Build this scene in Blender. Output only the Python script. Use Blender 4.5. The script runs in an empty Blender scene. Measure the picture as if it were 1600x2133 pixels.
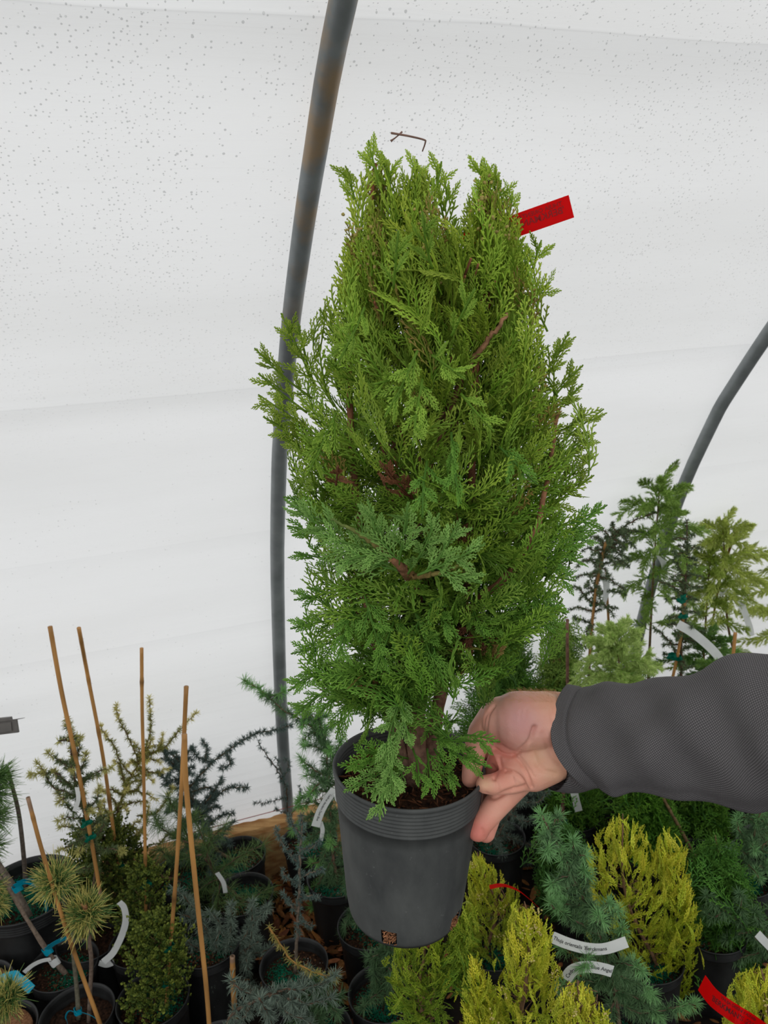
import bpy, math, random
import numpy as np
from mathutils import Vector, Matrix, Euler, noise

# ------------------------------------------------------------------ camera, sky, exposure
scn = bpy.context.scene
FPX = 1600.0
PITCH, ROLL, CAMZ = math.radians(14.0), math.radians(3.45), 1.65
_r0 = np.array([1., 0, 0]); _f0 = np.array([0, math.cos(PITCH), -math.sin(PITCH)]); _u0 = np.array([0, math.sin(PITCH), math.cos(PITCH)])
RT = _r0*math.cos(ROLL) - _u0*math.sin(ROLL)
UP = _r0*math.sin(ROLL) + _u0*math.cos(ROLL)
FW = _f0
CAM = np.array([0, 0, CAMZ])
cd = bpy.data.cameras.new('camera'); cam = bpy.data.objects.new('camera', cd)
scn.collection.objects.link(cam)
m = Matrix.Identity(4)
for i in range(3):
    m[i][0] = RT[i]; m[i][1] = UP[i]; m[i][2] = -FW[i]; m[i][3] = CAM[i]
cam.matrix_world = m
cd.sensor_fit = 'VERTICAL'; cd.sensor_height = 36; cd.lens = 27.0
cd.clip_start = 0.02; cd.clip_end = 100
cd.dof.use_dof = True; cd.dof.focus_distance = 0.90; cd.dof.aperture_fstop = 14
scn.camera = cam
w = bpy.data.worlds.new('overcast_sky'); scn.world = w; w.use_nodes = True
wn = w.node_tree; wn.nodes.clear()
wo = wn.nodes.new('ShaderNodeOutputWorld'); bg = wn.nodes.new('ShaderNodeBackground')
tc = wn.nodes.new('ShaderNodeTexCoord'); sx = wn.nodes.new('ShaderNodeSeparateXYZ'); cr = wn.nodes.new('ShaderNodeValToRGB')
cr.color_ramp.elements[0].position = 0.0; cr.color_ramp.elements[0].color = (0.72, 0.735, 0.74, 1)
cr.color_ramp.elements[1].position = 0.9; cr.color_ramp.elements[1].color = (1.0, 1.0, 1.0, 1)
wn.links.new(tc.outputs['Generated'], sx.inputs[0]); wn.links.new(sx.outputs['Z'], cr.inputs[0])
wn.links.new(cr.outputs[0], bg.inputs[0]); bg.inputs[1].default_value = 1.42
wn.links.new(bg.outputs[0], wo.inputs[0])
scn.view_settings.view_transform = 'Standard'; scn.view_settings.look = 'None'
scn.view_settings.exposure = 0.0; scn.view_settings.gamma = 1.0; scn.view_settings.use_curve_mapping = False
scn.cycles.max_bounces = 7; scn.cycles.diffuse_bounces = 5; scn.cycles.glossy_bounces = 2
scn.cycles.transmission_bounces = 6; scn.cycles.transparent_max_bounces = 6

# ------------------------------------------------------------------ helpers
rng = np.random.default_rng(7)
def ray(px, py): return RT*(px-800)/FPX + UP*(1066.5-py)/FPX + FW
def at(px, py, t): return CAM + ray(px, py)*t                      # a point at depth t
def atz(px, py, z): r = ray(px, py); return CAM + r*((z-CAMZ)/r[2])  # on a level
def aty(px, py, Y): r = ray(px, py); return CAM + r*(Y/r[1])         # on the vertical plane y=Y
TH = math.radians(18.66)
WU = np.array([math.cos(TH), math.sin(TH), 0]); WN = np.array([-math.sin(TH), math.cos(TH), 0])
WB = np.array([-.35, 2.075, 0])
def wall(s, n, z): return WB + WU*s + WN*n + np.array([0, 0, z])
HZ = np.array([-.05, .2, .56, 1.03, 1.31, 1.43, 1.63, 1.79, 1.895, 2.02, 2.2]); HN = np.array([0, 0, -.055, -.21, -.35, -.43, -.59, -.75, -.87, -1.03, -1.35])
def nrm(v): return v/(np.linalg.norm(v, axis=-1, keepdims=True)+1e-12)
def lin(r, g, b):
    f = lambda c: ((c/255+0.055)/1.055)**2.4 if c > 10 else c/255/12.92
    return np.array([f(r), f(g), f(b)])
def rv(n): return nrm(rng.normal(size=(n, 3)))

def inside(V, m=.014):      # plants stand inside the film: push whatever leans out of the house back in
    n = (V-WB)@WN; lim = np.interp(V[:, 2], HZ, HN)-m; ex = np.maximum(0, n-lim)
    return V-WN*ex[:, None]
class MB:
    def __init__(s): s.v = []; s.q = []; s.c = []; s.n = 0; s.uv = []
    def add(s, V, Q, C=None):
        V = np.asarray(V, float).reshape(-1, 3); Q = np.asarray(Q, int).reshape(-1, 4)
        s.v.append(V); s.q.append(Q+s.n); s.n += len(V)
        if C is None: C = np.ones((len(V), 3))*.5
        s.c.append(np.broadcast_to(np.asarray(C, float), (len(V), 3)) if np.ndim(C) == 1 else np.asarray(C).reshape(-1, 3))
    def tubes(s, P, R, C=None, n=None, sides=4, flat=1.0):
        P = np.asarray(P, float); R = np.asarray(R, float)
        N, K, _ = P.shape
        T = np.empty_like(P); T[:, 1:-1] = P[:, 2:]-P[:, :-2] if K > 2 else 0; T[:, 0] = P[:, 1]-P[:, 0]; T[:, -1] = P[:, -1]-P[:, -2]
        T = nrm(T)
        if n is None:
            n = np.cross(T[:, 0], [0.3, 0.5, 0.81]); n = nrm(n)
        n = np.asarray(n)
        if n.ndim == 2: n = np.broadcast_to(n[:, None, :], P.shape)
        Bv = nrm(np.cross(T, n)); N2 = np.cross(Bv, T)
        a = np.arange(sides)*2*math.pi/sides
        V = P[:, :, None, :] + R[:, :, None, None]*(np.cos(a)[None, None, :, None]*Bv[:, :, None, :] + flat*np.sin(a)[None, None, :, None]*N2[:, :, None, :])
        base = (np.arange(N)*K*sides)[:, None, None] + (np.arange(K-1)*sides)[None, :, None]
        j = np.arange(sides)[None, None, :]; j2 = (j+1) % sides
        Q = np.stack([base+j, base+j2, base+sides+j2, base+sides+j], -1).reshape(-1, 4)
        if C is not None:
            C = np.asarray(C, float)
            if C.ndim == 1: C = np.broadcast_to(C, (N, K, 3))
            if C.ndim == 2: C = np.broadcast_to(C[:, None, :], (N, K, 3))
            C = np.broadcast_to(C[:, :, None, :], (N, K, sides, 3)).reshape(-1, 3)
        s.add(V.reshape(-1, 3), Q, C)
    def tube(s, pts, r, C=None, sides=8, flat=1.0, n=None, closed=True):
        pts = np.asarray(pts, float); K = len(pts); r = np.broadcast_to(np.asarray(r, float), (K,)).copy()
        if closed:
            pts = np.concatenate([pts[:1], pts, pts[-1:]]); t0 = nrm(pts[2]-pts[1]); t1 = nrm(pts[-2]-pts[-3])
            pts[0] -= t0*1e-5; pts[-1] += t1*1e-5; r = np.concatenate([[1e-5], r, [1e-5]])
            if C is not None and np.ndim(C) == 2: C = np.concatenate([C[:1], C, C[-1:]])
        Cc = None if C is None else (np.asarray(C) if np.ndim(C) == 1 else np.asarray(C)[None])
        s.tubes(pts[None], r[None], Cc, None if n is None else np.asarray(n)[None], sides, flat)
    def lathe(s, prof, sides=48, C=None, wob=0, skip=None):
        prof = np.asarray(prof, float); K = len(prof); a = np.arange(sides)*2*math.pi/sides
        rr = prof[:, 0][:, None]*(1+wob*np.cos(2*a)[None])
        V = np.stack([rr*np.cos(a), rr*np.sin(a), np.broadcast_to(prof[:, 1][:, None], rr.shape)], -1).reshape(-1, 3)
        i = np.arange(K-1)[:, None]; j = np.arange(sides)[None]; j2 = (j+1) % sides
        Q = np.stack(np.broadcast_arrays(i*sides+j, i*sides+j2, (i+1)*sides+j2, (i+1)*sides+j), -1)
        if skip is not None:
            keep = np.ones(Q.shape[:2], bool)
            for (r0, r1, a0, a1) in skip: keep[r0:r1, a0:a1] = False
            Q = Q[keep]
        s.add(V, Q.reshape(-1, 4), C)
    def box(s, c, ax, C=None):     # c centre, ax 3 half-axis vectors
        c = np.asarray(c, float); ax = np.asarray(ax, float)
        V = [c+x*ax[0]+y*ax[1]+z*ax[2] for x in (-1, 1) for y in (-1, 1) for z in (-1, 1)]
        s.add(V, [[0, 1, 3, 2], [4, 6, 7, 5], [0, 4, 5, 1], [2, 3, 7, 6], [0, 2, 6, 4], [1, 5, 7, 3]], C)
    def mesh(s, name, mat, smooth=True):
        V = np.concatenate(s.v); Q = np.concatenate(s.q); C = np.concatenate(s.c)
        me = bpy.data.meshes.new(name); me.vertices.add(len(V)); me.vertices.foreach_set('co', V.astype(np.float32).ravel())
        me.loops.add(len(Q)*4); me.loops.foreach_set('vertex_index', Q.astype(np.int32).ravel())
        me.polygons.add(len(Q)); me.polygons.foreach_set('loop_start', (np.arange(len(Q))*4).astype(np.int32))
        me.update(calc_edges=True)
        me.polygons.foreach_set('use_smooth', np.full(len(Q), smooth))
        at_ = me.color_attributes.new('Col', 'FLOAT_COLOR', 'POINT')
        at_.data.foreach_set('color', np.concatenate([C, np.ones((len(C), 1))], 1).astype(np.float32).ravel())
        me.materials.append(mat); me.update()
        return me
    def build(s, name, mat, parent=None, smooth=True, loc=None):
        if s.n == 0: return None
        if parent is not None and parent.get('group') == 'potted conifers crowding the greenhouse floor' and loc is None: s.v = [inside(np.concatenate(s.v))]
        return link(name, s.mesh(name, mat, smooth), parent, loc)

def link(name, me, parent=None, loc=None, rot=None):
    o = bpy.data.objects.new(name, me); scn.collection.objects.link(o)
    if parent is not None:      # geometry written in world space unless loc given
        o.parent = parent
        if loc is None: o.matrix_parent_inverse = parent.matrix_basis.inverted()
    if loc is not None: o.location = loc
    if rot is not None: o.rotation_euler = rot
    return o
def tag(o, label=None, cat=None, group=None, kind=None):
    if label: o['label'] = label
    if cat: o['category'] = cat
    if group: o['group'] = group
    if kind: o['kind'] = kind
    return o
def thing(name, label, cat, loc, group=None):
    o = bpy.data.objects.new(name, None); scn.collection.objects.link(o)
    o.location = [float(x) for x in loc]; o.empty_display_size = .05
    return tag(o, label, cat, group)
def spline(pts, k=12):
    pts = np.asarray(pts, float)
    if len(pts) == 2: return pts[0]+(pts[1]-pts[0])*np.linspace(0, 1, k)[:, None]
    P = np.concatenate([[2*pts[0]-pts[1]], pts, [2*pts[-1]-pts[-2]]]); out = []
    n = len(pts)-1
    for x in np.linspace(0, n, k):
        i = min(int(x), n-1); t = x-i; a, b, c, d = P[i:i+4]
        out.append(.5*((2*b)+(c-a)*t+(2*a-5*b+4*c-d)*t*t+(3*b-a-3*c+d)*t**3))
    return np.array(out)

# ------------------------------------------------------------------ materials
def mat(name): 
    m = bpy.data.materials.new(name); m.use_nodes = True; nt = m.node_tree; nt.nodes.clear()
    return m, nt, nt.nodes.new('ShaderNodeOutputMaterial')
def nd(nt, t, **k):
    n = nt.nodes.new(t)
    for a, b in k.items():
        if hasattr(n, a) and a not in n.inputs: setattr(n, a, b)
        else: n.inputs[a].default_value = b
    return n
def basic(name, color=None, rough=.6, spec=.3, nscale=40, namt=.25, bump=0, bscale=200, attr=False, trans=0, metal=0, dark=None, coord='Object', stretch=None, sheen=0):
    m, nt, out = mat(name); L = nt.links.new
    p = nd(nt, 'ShaderNodeBsdfPrincipled'); p.inputs['Roughness'].default_value = rough; p.inputs['Specular IOR Level'].default_value = spec; p.inputs['Metallic'].default_value = metal
    tcn = nd(nt, 'ShaderNodeTexCoord'); src = tcn.outputs[coord]
    if stretch is not None:
        mp = nd(nt, 'ShaderNodeMapping'); mp.inputs['Scale'].default_value = stretch; L(src, mp.inputs[0]); src = mp.outputs[0]
    nz = nd(nt, 'ShaderNodeTexNoise'); nz.inputs['Scale'].default_value = nscale; nz.inputs['Detail'].default_value = 4; L(src, nz.inputs['Vector'])
    mx = nd(nt, 'ShaderNodeMix', data_type='RGBA'); 
    if attr:
        a = nd(nt, 'ShaderNodeAttribute', attribute_name='Col'); c0 = a.outputs['Color']
        mul = nd(nt, 'ShaderNodeMix', data_type='RGBA', blend_type='MULTIPLY'); mul.inputs[0].default_value = 1
        mr = nd(nt, 'ShaderNodeMapRange'); mr.inputs['From Min'].default_value = .3; mr.inputs['From Max'].default_value = .7; mr.inputs['To Min'].default_value = 1-namt; mr.inputs['To Max'].default_value = 1+namt*.6
        L(nz.outputs[0], mr.inputs[0]); cmb = nd(nt, 'ShaderNodeCombineColor')
        for i in range(3): L(mr.outputs[0], cmb.inputs[i])
        L(c0, mul.inputs[6]); L(cmb.outputs[0], mul.inputs[7]); col = mul.outputs[2]
    else:
        c = np.array(color); d = c*(1-namt) if dark is None else np.array(dark)
        rp = nd(nt, 'ShaderNodeMapRange'); rp.inputs['From Min'].default_value = .35; rp.inputs['From Max'].default_value = .65; L(nz.outputs[0], rp.inputs[0])
        L(rp.outputs[0], mx.inputs[0]); mx.inputs[6].default_value = (*d, 1); mx.inputs[7].default_value = (*c, 1); col = mx.outputs[2]
    L(col, p.inputs['Base Color'])
    if bump:
        bz = nd(nt, 'ShaderNodeTexNoise'); bz.inputs['Scale'].default_value = bscale; bz.inputs['Detail'].default_value = 3; L(src, bz.inputs['Vector'])
        bp = nd(nt, 'ShaderNodeBump'); bp.inputs['Strength'].default_value = bump; bp.inputs['Distance'].default_value = .002
        L(bz.outputs[0], bp.inputs['Height']); L(bp.outputs[0], p.inputs['Normal'])
    sh = p.outputs[0]
    if trans:
        tr = nd(nt, 'ShaderNodeBsdfTranslucent'); L(col, tr.inputs[0]); ms = nd(nt, 'ShaderNodeMixShader'); ms.inputs[0].default_value = trans
        L(p.outputs[0], ms.inputs[1]); L(tr.outputs[0], ms.inputs[2]); sh = ms.outputs[0]
    L(sh, out.inputs[0])
    return m
M = {}
M['leaf'] = basic('foliage', attr=True, rough=.55, spec=.25, nscale=300, namt=.12, trans=.22)
M['needle'] = basic('needles', attr=True, rough=.5, spec=.3, nscale=200, namt=.1, trans=.1)
M['bark'] = basic('bark', attr=True, rough=.85, spec=.15, nscale=120, namt=.45, bump=.8, bscale=260)
M['bamboo'] = basic('bamboo', attr=True, rough=.5, spec=.35, nscale=60, namt=.28, bump=.2, bscale=300, stretch=(1, 1, .12))
M['soil'] = basic('potting_soil', lin(62, 42, 30), rough=.95, spec=.1, nscale=160, dark=lin(20, 14, 10), bump=1, bscale=300)
M['granule'] = basic('granules', attr=True, rough=.7, spec=.2, nscale=400, namt=.3)
M['floor'] = basic('ground_cloth', lin(42, 36, 30), rough=.95, spec=.1, nscale=20, dark=lin(20, 18, 16), bump=.5, bscale=80)
M['chip'] = basic('bark_chips', attr=True, rough=.9, spec=.1, nscale=80, namt=.4)
M['wood'] = basic('raw_lumber', lin(208, 166, 112), rough=.8, spec=.2, nscale=5, dark=lin(164, 116, 70), stretch=(1, 14, 14), bump=.3, bscale=120)
M['tie'] = basic('green_tie_tape', lin(0, 112, 88), rough=.4, spec=.4, namt=.2, trans=.2)
M['cyan'] = basic('blue_tape', lin(0, 160, 188), rough=.4, spec=.4, namt=.1, trans=.25)
M['white'] = basic('label_plastic', lin(236, 238, 236), rough=.5, spec=.3, namt=.05, trans=.3)
M['ink'] = basic('printed_ink', lin(32, 32, 34), rough=.6, namt=.05)
M['redink'] = basic('red_tag_ink', lin(72, 6, 10), rough=.6, namt=.05)
M['darkred'] = basic('see_through_ink', lin(142, 0, 6), rough=.6, namt=.05)
M['red'] = basic('red_label_plastic', lin(236, 2, 8), rough=.4, spec=.2, namt=.03, trans=.65)
M['coir'] = basic('coir_disc', lin(150, 108, 78), rough=.95, spec=.1, nscale=220, dark=lin(112, 76, 52), bump=.8, bscale=400)
M['hair'] = basic('arm_hair', lin(214, 170, 120), rough=.5, namt=.1)
M['nail'] = basic('fingernail', lin(222, 176, 150), rough=.3, spec=.5, namt=.05)
M['bracket'] = basic('dull_metal', lin(98, 94, 90), rough=.6, spec=.4, namt=.2)
M['twig'] = basic('dead_twig', lin(150, 118, 104), rough=.8, namt=.3)
M['cord'] = basic('faded_cord', lin(176, 96, 92), rough=.8, namt=.2)

def plastic(name, c, dust, rough=.55, ringed=False):
    m, nt, out = mat(name); L = nt.links.new
    p = nd(nt, 'ShaderNodeBsdfPrincipled'); p.inputs['Specular IOR Level'].default_value = .35
    t = nd(nt, 'ShaderNodeTexCoord'); mp = nd(nt, 'ShaderNodeMapping'); mp.inputs['Scale'].default_value = (1, 1, .45); L(t.outputs['Object'], mp.inputs[0])
    n1 = nd(nt, 'ShaderNodeTexNoise'); n1.inputs['Scale'].default_value = 16; n1.inputs['Detail'].default_value = 8; n1.inputs['Roughness'].default_value = .65; L(mp.outputs[0], n1.inputs[0])
    n2 = nd(nt, 'ShaderNodeTexNoise'); n2.inputs['Scale'].default_value = 220; n2.inputs['Detail'].default_value = 3; L(t.outputs['Object'], n2.inputs[0])
    r1 = nd(nt, 'ShaderNodeMapRange'); r1.inputs['From Min'].default_value = .35; r1.inputs['From Max'].default_value = .68; L(n1.outputs[0], r1.inputs[0])
    r2 = nd(nt, 'ShaderNodeMapRange'); r2.inputs['From Min'].default_value = .68; r2.inputs['From Max'].default_value = .74; r2.inputs['To Max'].default_value = .35; L(n2.outputs[0], r2.inputs[0])
    mx = nd(nt, 'ShaderNodeMix', data_type='RGBA'); L(r1.outputs[0], mx.inputs[0]); mx.inputs[6].default_value = (*c, 1); mx.inputs[7].default_value = (*dust, 1)
    m2 = nd(nt, 'ShaderNodeMix', data_type='RGBA'); L(r2.outputs[0], m2.inputs[0]); L(mx.outputs[2], m2.inputs[6]); m2.inputs[7].default_value = (*(np.array(dust)*1.8), 1)
    L(m2.outputs[2], p.inputs['Base Color'])
    rr = nd(nt, 'ShaderNodeMapRange'); rr.inputs['To Min'].default_value = rough-.1; rr.inputs['To Max'].default_value = rough+.2; L(n1.outputs[0], rr.inputs[0]); L(rr.outputs[0], p.inputs['Roughness'])
    bp = nd(nt, 'ShaderNodeBump'); bp.inputs['Strength'].default_value = .15; bp.inputs['Distance'].default_value = .001; L(n2.outputs[0], bp.inputs['Height']); L(bp.outputs[0], p.inputs['Normal'])
    L(p.outputs[0], out.inputs[0]); return m
M['pot'] = plastic('black_pot_plastic', lin(24, 24, 25), lin(48, 49, 49), .42)
M['heropot'] = plastic('scuffed_pot_plastic', lin(58, 60, 60), lin(84, 86, 84), .6)

def film_mat():
    m, nt, out = mat('greenhouse_film'); L = nt.links.new
    uv = nd(nt, 'ShaderNodeAttribute', attribute_name='Col')   # colour stores (s, arc, 0)/10
    sc = nd(nt, 'ShaderNodeVectorMath', operation='SCALE'); sc.inputs[3].default_value = 10; L(uv.outputs['Vector'], sc.inputs[0]); V = sc.outputs[0]
    def noise_(scale, st=(1, 1, 1), det=3):
        mp = nd(nt, 'ShaderNodeMapping'); mp.inputs['Scale'].default_value = st; L(V, mp.inputs[0])
        n = nd(nt, 'ShaderNodeTexNoise'); n.inputs['Scale'].default_value = scale; n.inputs['Detail'].default_value = det; L(mp.outputs[0], n.inputs[0]); return n.outputs[0]
    def rng_(x, a, b, c=0, d=1):
        r = nd(nt, 'ShaderNodeMapRange'); r.interpolation_type = 'SMOOTHSTEP'
        for k, v in zip(('From Min', 'From Max', 'To Min', 'To Max'), (a, b, c, d)): r.inputs[k].default_value = v
        L(x, r.inputs[0]); return r.outputs[0]
    def mth(op, a, b):
        n = nd(nt, 'ShaderNodeMath', operation=op)
        for i, x in enumerate((a, b)):
            if isinstance(x, (int, float)): n.inputs[i].default_value = x
            else: L(x, n.inputs[i])
        return n.outputs[0]
    def drops(scale, rad, cover_lo, st):
        vo = nd(nt, 'ShaderNodeTexVoronoi'); vo.inputs['Scale'].default_value = scale; vo.voronoi_dimensions = '2D'; L(V, vo.inputs['Vector'])
        sp = nd(nt, 'ShaderNodeSeparateColor'); L(vo.outputs['Color'], sp.inputs[0])
        cl = noise_(7, st, 4); have = rng_(mth('ADD', mth('MULTIPLY', sp.outputs[0], .55), cl), cover_lo, cover_lo+.05)
        size = mth('MULTIPLY', mth('ADD', mth('MULTIPLY', sp.outputs[1], .8), .35), rad)
        q = mth('DIVIDE', vo.outputs['Distance'], size)
        disc = rng_(q, .55, 1.0, 1, 0)
        return mth('MULTIPLY', disc, have)
    sep = nd(nt, 'ShaderNodeSeparateXYZ'); L(V, sep.inputs[0])
    high = rng_(sep.outputs['Y'], 1.45, 2.2, 0.05, 1)         # condensation gathers on the overhead part
    d1 = mth('MULTIPLY', mth('MAXIMUM', drops(130, .20, .82, (1.6, .16, 1)), drops(46, .10, .93, (1, .4, 1))), high)
    d2 = mth('MULTIPLY', drops(60, .1, .98, (1, .5, 1)), .6)
    dd = mth('MAXIMUM', d1, d2)
    haze = noise_(2.2, (.35, 1.6, 1), 5)
    wr = noise_(5, (.12, 5, 1), 5)
    base = nd(nt, 'ShaderNodeMix', data_type='RGBA'); L(rng_(haze, .3, .7), base.inputs[0]); base.inputs[6].default_value = (.80, .80, .795, 1); base.inputs[7].default_value = (.86, .86, .86, 1)
    c2 = nd(nt, 'ShaderNodeMix', data_type='RGBA'); L(mth('MULTIPLY', dd, .5), c2.inputs[0]); L(base.outputs[2], c2.inputs[6]); c2.inputs[7].default_value = (.30, .31, .31, 1)
    wob = mth('MULTIPLY', mth('SUBTRACT', noise_(1.1, (1, .2, 1), 3), .5), .03)
    arc_ = mth('ADD', sep.outputs['Y'], wob); seam_shade = None      # seam lines, plus shade under each fold painted as a fading darker band
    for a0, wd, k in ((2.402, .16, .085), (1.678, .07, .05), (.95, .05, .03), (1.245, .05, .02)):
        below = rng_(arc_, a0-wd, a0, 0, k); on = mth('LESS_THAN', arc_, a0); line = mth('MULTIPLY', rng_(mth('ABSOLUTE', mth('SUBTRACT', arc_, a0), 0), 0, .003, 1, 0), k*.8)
        v = mth('ADD', mth('MULTIPLY', below, on), line); seam_shade = v if seam_shade is None else mth('ADD', seam_shade, v)
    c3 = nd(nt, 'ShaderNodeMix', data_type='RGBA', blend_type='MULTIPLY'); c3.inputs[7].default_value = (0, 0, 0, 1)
    L(seam_shade, c3.inputs[0]); L(c2.outputs[2], c3.inputs[6]); c2 = c3
    tr = nd(nt, 'ShaderNodeBsdfTranslucent'); df = nd(nt, 'ShaderNodeBsdfDiffuse'); L(c2.outputs[2], tr.inputs[0]); L(c2.outputs[2], df.inputs[0])
    bp = nd(nt, 'ShaderNodeBump'); bp.inputs['Strength'].default_value = .5; bp.inputs['Distance'].default_value = .01
    L(mth('ADD', wr, mth('MULTIPLY', dd, .25)), bp.inputs['Height'])
    L(bp.outputs[0], tr.inputs['Normal']); L(bp.outputs[0], df.inputs['Normal'])
    ms = nd(nt, 'ShaderNodeMixShader'); ms.inputs[0].default_value = .42
    L(tr.outputs[0], ms.inputs[1]); L(df.outputs[0], ms.inputs[2]); L(ms.outputs[0], out.inputs[0])
    return m
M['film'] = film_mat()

def pipe_mat():
    m, nt, out = mat('galvanised_pipe'); L = nt.links.new
    p = nd(nt, 'ShaderNodeBsdfPrincipled'); p.inputs['Metallic'].default_value = .25; p.inputs['Roughness'].default_value = .45
    t = nd(nt, 'ShaderNodeTexCoord')
    n = nd(nt, 'ShaderNodeTexNoise'); n.inputs['Scale'].default_value = 14; n.inputs['Detail'].default_value = 6; L(t.outputs['Object'], n.inputs[0])
    r = nd(nt, 'ShaderNodeValToRGB'); r.color_ramp.elements[0].position = .35; r.color_ramp.elements[0].color = (*lin(112, 117, 118), 1); r.color_ramp.elements[1].position = .65; r.color_ramp.elements[1].color = (*lin(138, 143, 144), 1)
    L(n.outputs[0], r.inputs[0])
    sp = nd(nt, 'ShaderNodeSeparateXYZ'); L(t.outputs['Object'], sp.inputs[0])
    n2 = nd(nt, 'ShaderNodeTexNoise'); n2.inputs['Scale'].default_value = 11; n2.inputs['Detail'].default_value = 5; L(t.outputs['Object'], n2.inputs[0])
    a = nd(nt, 'ShaderNodeMapRange'); a.inputs['From Min'].default_value = .52; a.inputs['From Max'].default_value = .66; L(n2.outputs[0], a.inputs[0])
    b = nd(nt, 'ShaderNodeMapRange'); b.inputs['From Min'].default_value = 1.6; b.inputs['From Max'].default_value = 1.85; b.inputs['To Max'].default_value = .75; L(sp.outputs['Z'], b.inputs[0])
    mu = nd(nt, 'ShaderNodeMath', operation='MULTIPLY'); L(a.outputs[0], mu.inputs[0]); L(b.outputs[0], mu.inputs[1])
    mx = nd(nt, 'ShaderNodeMix', data_type='RGBA'); L(mu.outputs[0], mx.inputs[0]); L(r.outputs[0], mx.inputs[6]); mx.inputs[7].default_value = (*lin(160, 132, 96), 1)
    L(mx.outputs[2], p.inputs['Base Color']); L(p.outputs[0], out.inputs[0]); return m
M['pipe'] = pipe_mat()

def skin_mat():
    m, nt, out = mat('skin'); L = nt.links.new
    p = nd(nt, 'ShaderNodeBsdfPrincipled'); p.inputs['Roughness'].default_value = .48; p.inputs['Specular IOR Level'].default_value = .35
    p.inputs['Subsurface Weight'].default_value = .12; p.inputs['Subsurface Radius'].default_value = (.008, .003, .0015)
    t = nd(nt, 'ShaderNodeTexCoord'); a = nd(nt, 'ShaderNodeAttribute', attribute_name='Col')
    n = nd(nt, 'ShaderNodeTexNoise'); n.inputs['Scale'].default_value = 55; n.inputs['Detail'].default_value = 6; L(t.outputs['Object'], n.inputs[0])
    r = nd(nt, 'ShaderNodeMapRange'); r.inputs['From Min'].default_value = .35; r.inputs['From Max'].default_value = .65; r.inputs['To Max'].default_value = .4; L(n.outputs[0], r.inputs[0])
    mx = nd(nt, 'ShaderNodeMix', data_type='RGBA', blend_type='MULTIPLY'); L(r.outputs[0], mx.inputs[0]); L(a.outputs[0], mx.inputs[6]); mx.inputs[7].default_value = (.95, .72, .68, 1)
    L(mx.outputs[2], p.inputs['Base Color'])
    v = nd(nt, 'ShaderNodeTexVoronoi'); v.inputs['Scale'].default_value = 700; L(t.outputs['Object'], v.inputs['Vector'])
    bp = nd(nt, 'ShaderNodeBump'); bp.inputs['Strength'].default_value = .22; bp.inputs['Distance'].default_value = .0006; L(v.outputs['Distance'], bp.inputs['Height']); L(bp.outputs[0], p.inputs['Normal'])
    L(p.outputs[0], out.inputs[0]); return m
M['skin'] = skin_mat()

def knit_mat():
    m, nt, out = mat('charcoal_knit'); L = nt.links.new
    p = nd(nt, 'ShaderNodeBsdfPrincipled'); p.inputs['Roughness'].default_value = .9; p.inputs['Specular IOR Level'].default_value = .15
    a = nd(nt, 'ShaderNodeAttribute', attribute_name='Col')    # (along, around) in metres
    mp = nd(nt, 'ShaderNodeMapping'); mp.inputs['Rotation'].default_value = (0, 0, .5); L(a.outputs['Vector'], mp.inputs[0])
    def wv(dr, ph):
        w_ = nd(nt, 'ShaderNodeTexWave', bands_direction=dr); w_.inputs['Scale'].default_value = 172; w_.inputs['Distortion'].default_value = .35; w_.inputs['Phase Offset'].default_value = ph; L(mp.outputs[0], w_.inputs[0]); return w_.outputs['Fac']
    mu = nd(nt, 'ShaderNodeMath', operation='MULTIPLY'); L(wv('X', 0), mu.inputs[0]); L(wv('Y', 1), mu.inputs[1])
    mx = nd(nt, 'ShaderNodeMix', data_type='RGBA'); L(mu.outputs[0], mx.inputs[0]); mx.inputs[6].default_value = (*lin(74, 72, 73), 1); mx.inputs[7].default_value = (*lin(132, 128, 129), 1)
    L(mx.outputs[2], p.inputs['Base Color'])
    bp = nd(nt, 'ShaderNodeBump'); bp.inputs['Strength'].default_value = .5; bp.inputs['Distance'].default_value = .001; L(mu.outputs[0], bp.inputs['Height']); L(bp.outputs[0], p.inputs['Normal'])
    L(p.outputs[0], out.inputs[0]); return m
M['knit'] = knit_mat()

# ------------------------------------------------------------------ the greenhouse
PROF = [(0.0, -.05), (0.0, .2), (-.055, .56), (-.21, 1.03), (-.35, 1.31), (-.43, 1.43), (-.59, 1.63), (-.75, 1.79), (-.87, 1.895), (-1.03, 2.02), (-1.35, 2.2), (-1.75, 2.33), (-2.2, 2.38)]
half = spline(np.array([(a, 0, b) for a, b in PROF]), 90)
full = np.concatenate([half, np.stack([-4.4-half[::-1][1:, 0], half[::-1][1:, 1], half[::-1][1:, 2]], -1)])
dens = []
for i in range(len(full)-1):
    for k in range(3): dens.append(full[i]+(full[i+1]-full[i])*k/3)
dens.append(full[-1]); dens = np.array(dens)
arc = np.concatenate([[0], np.cumsum(np.linalg.norm(np.diff(dens, axis=0), axis=1))])
tg = np.gradient(dens, axis=0); tg = nrm(tg); outw = np.stack([tg[:, 2], 0*tg[:, 0], -tg[:, 0]], -1)   # outward (away from inside)
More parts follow.
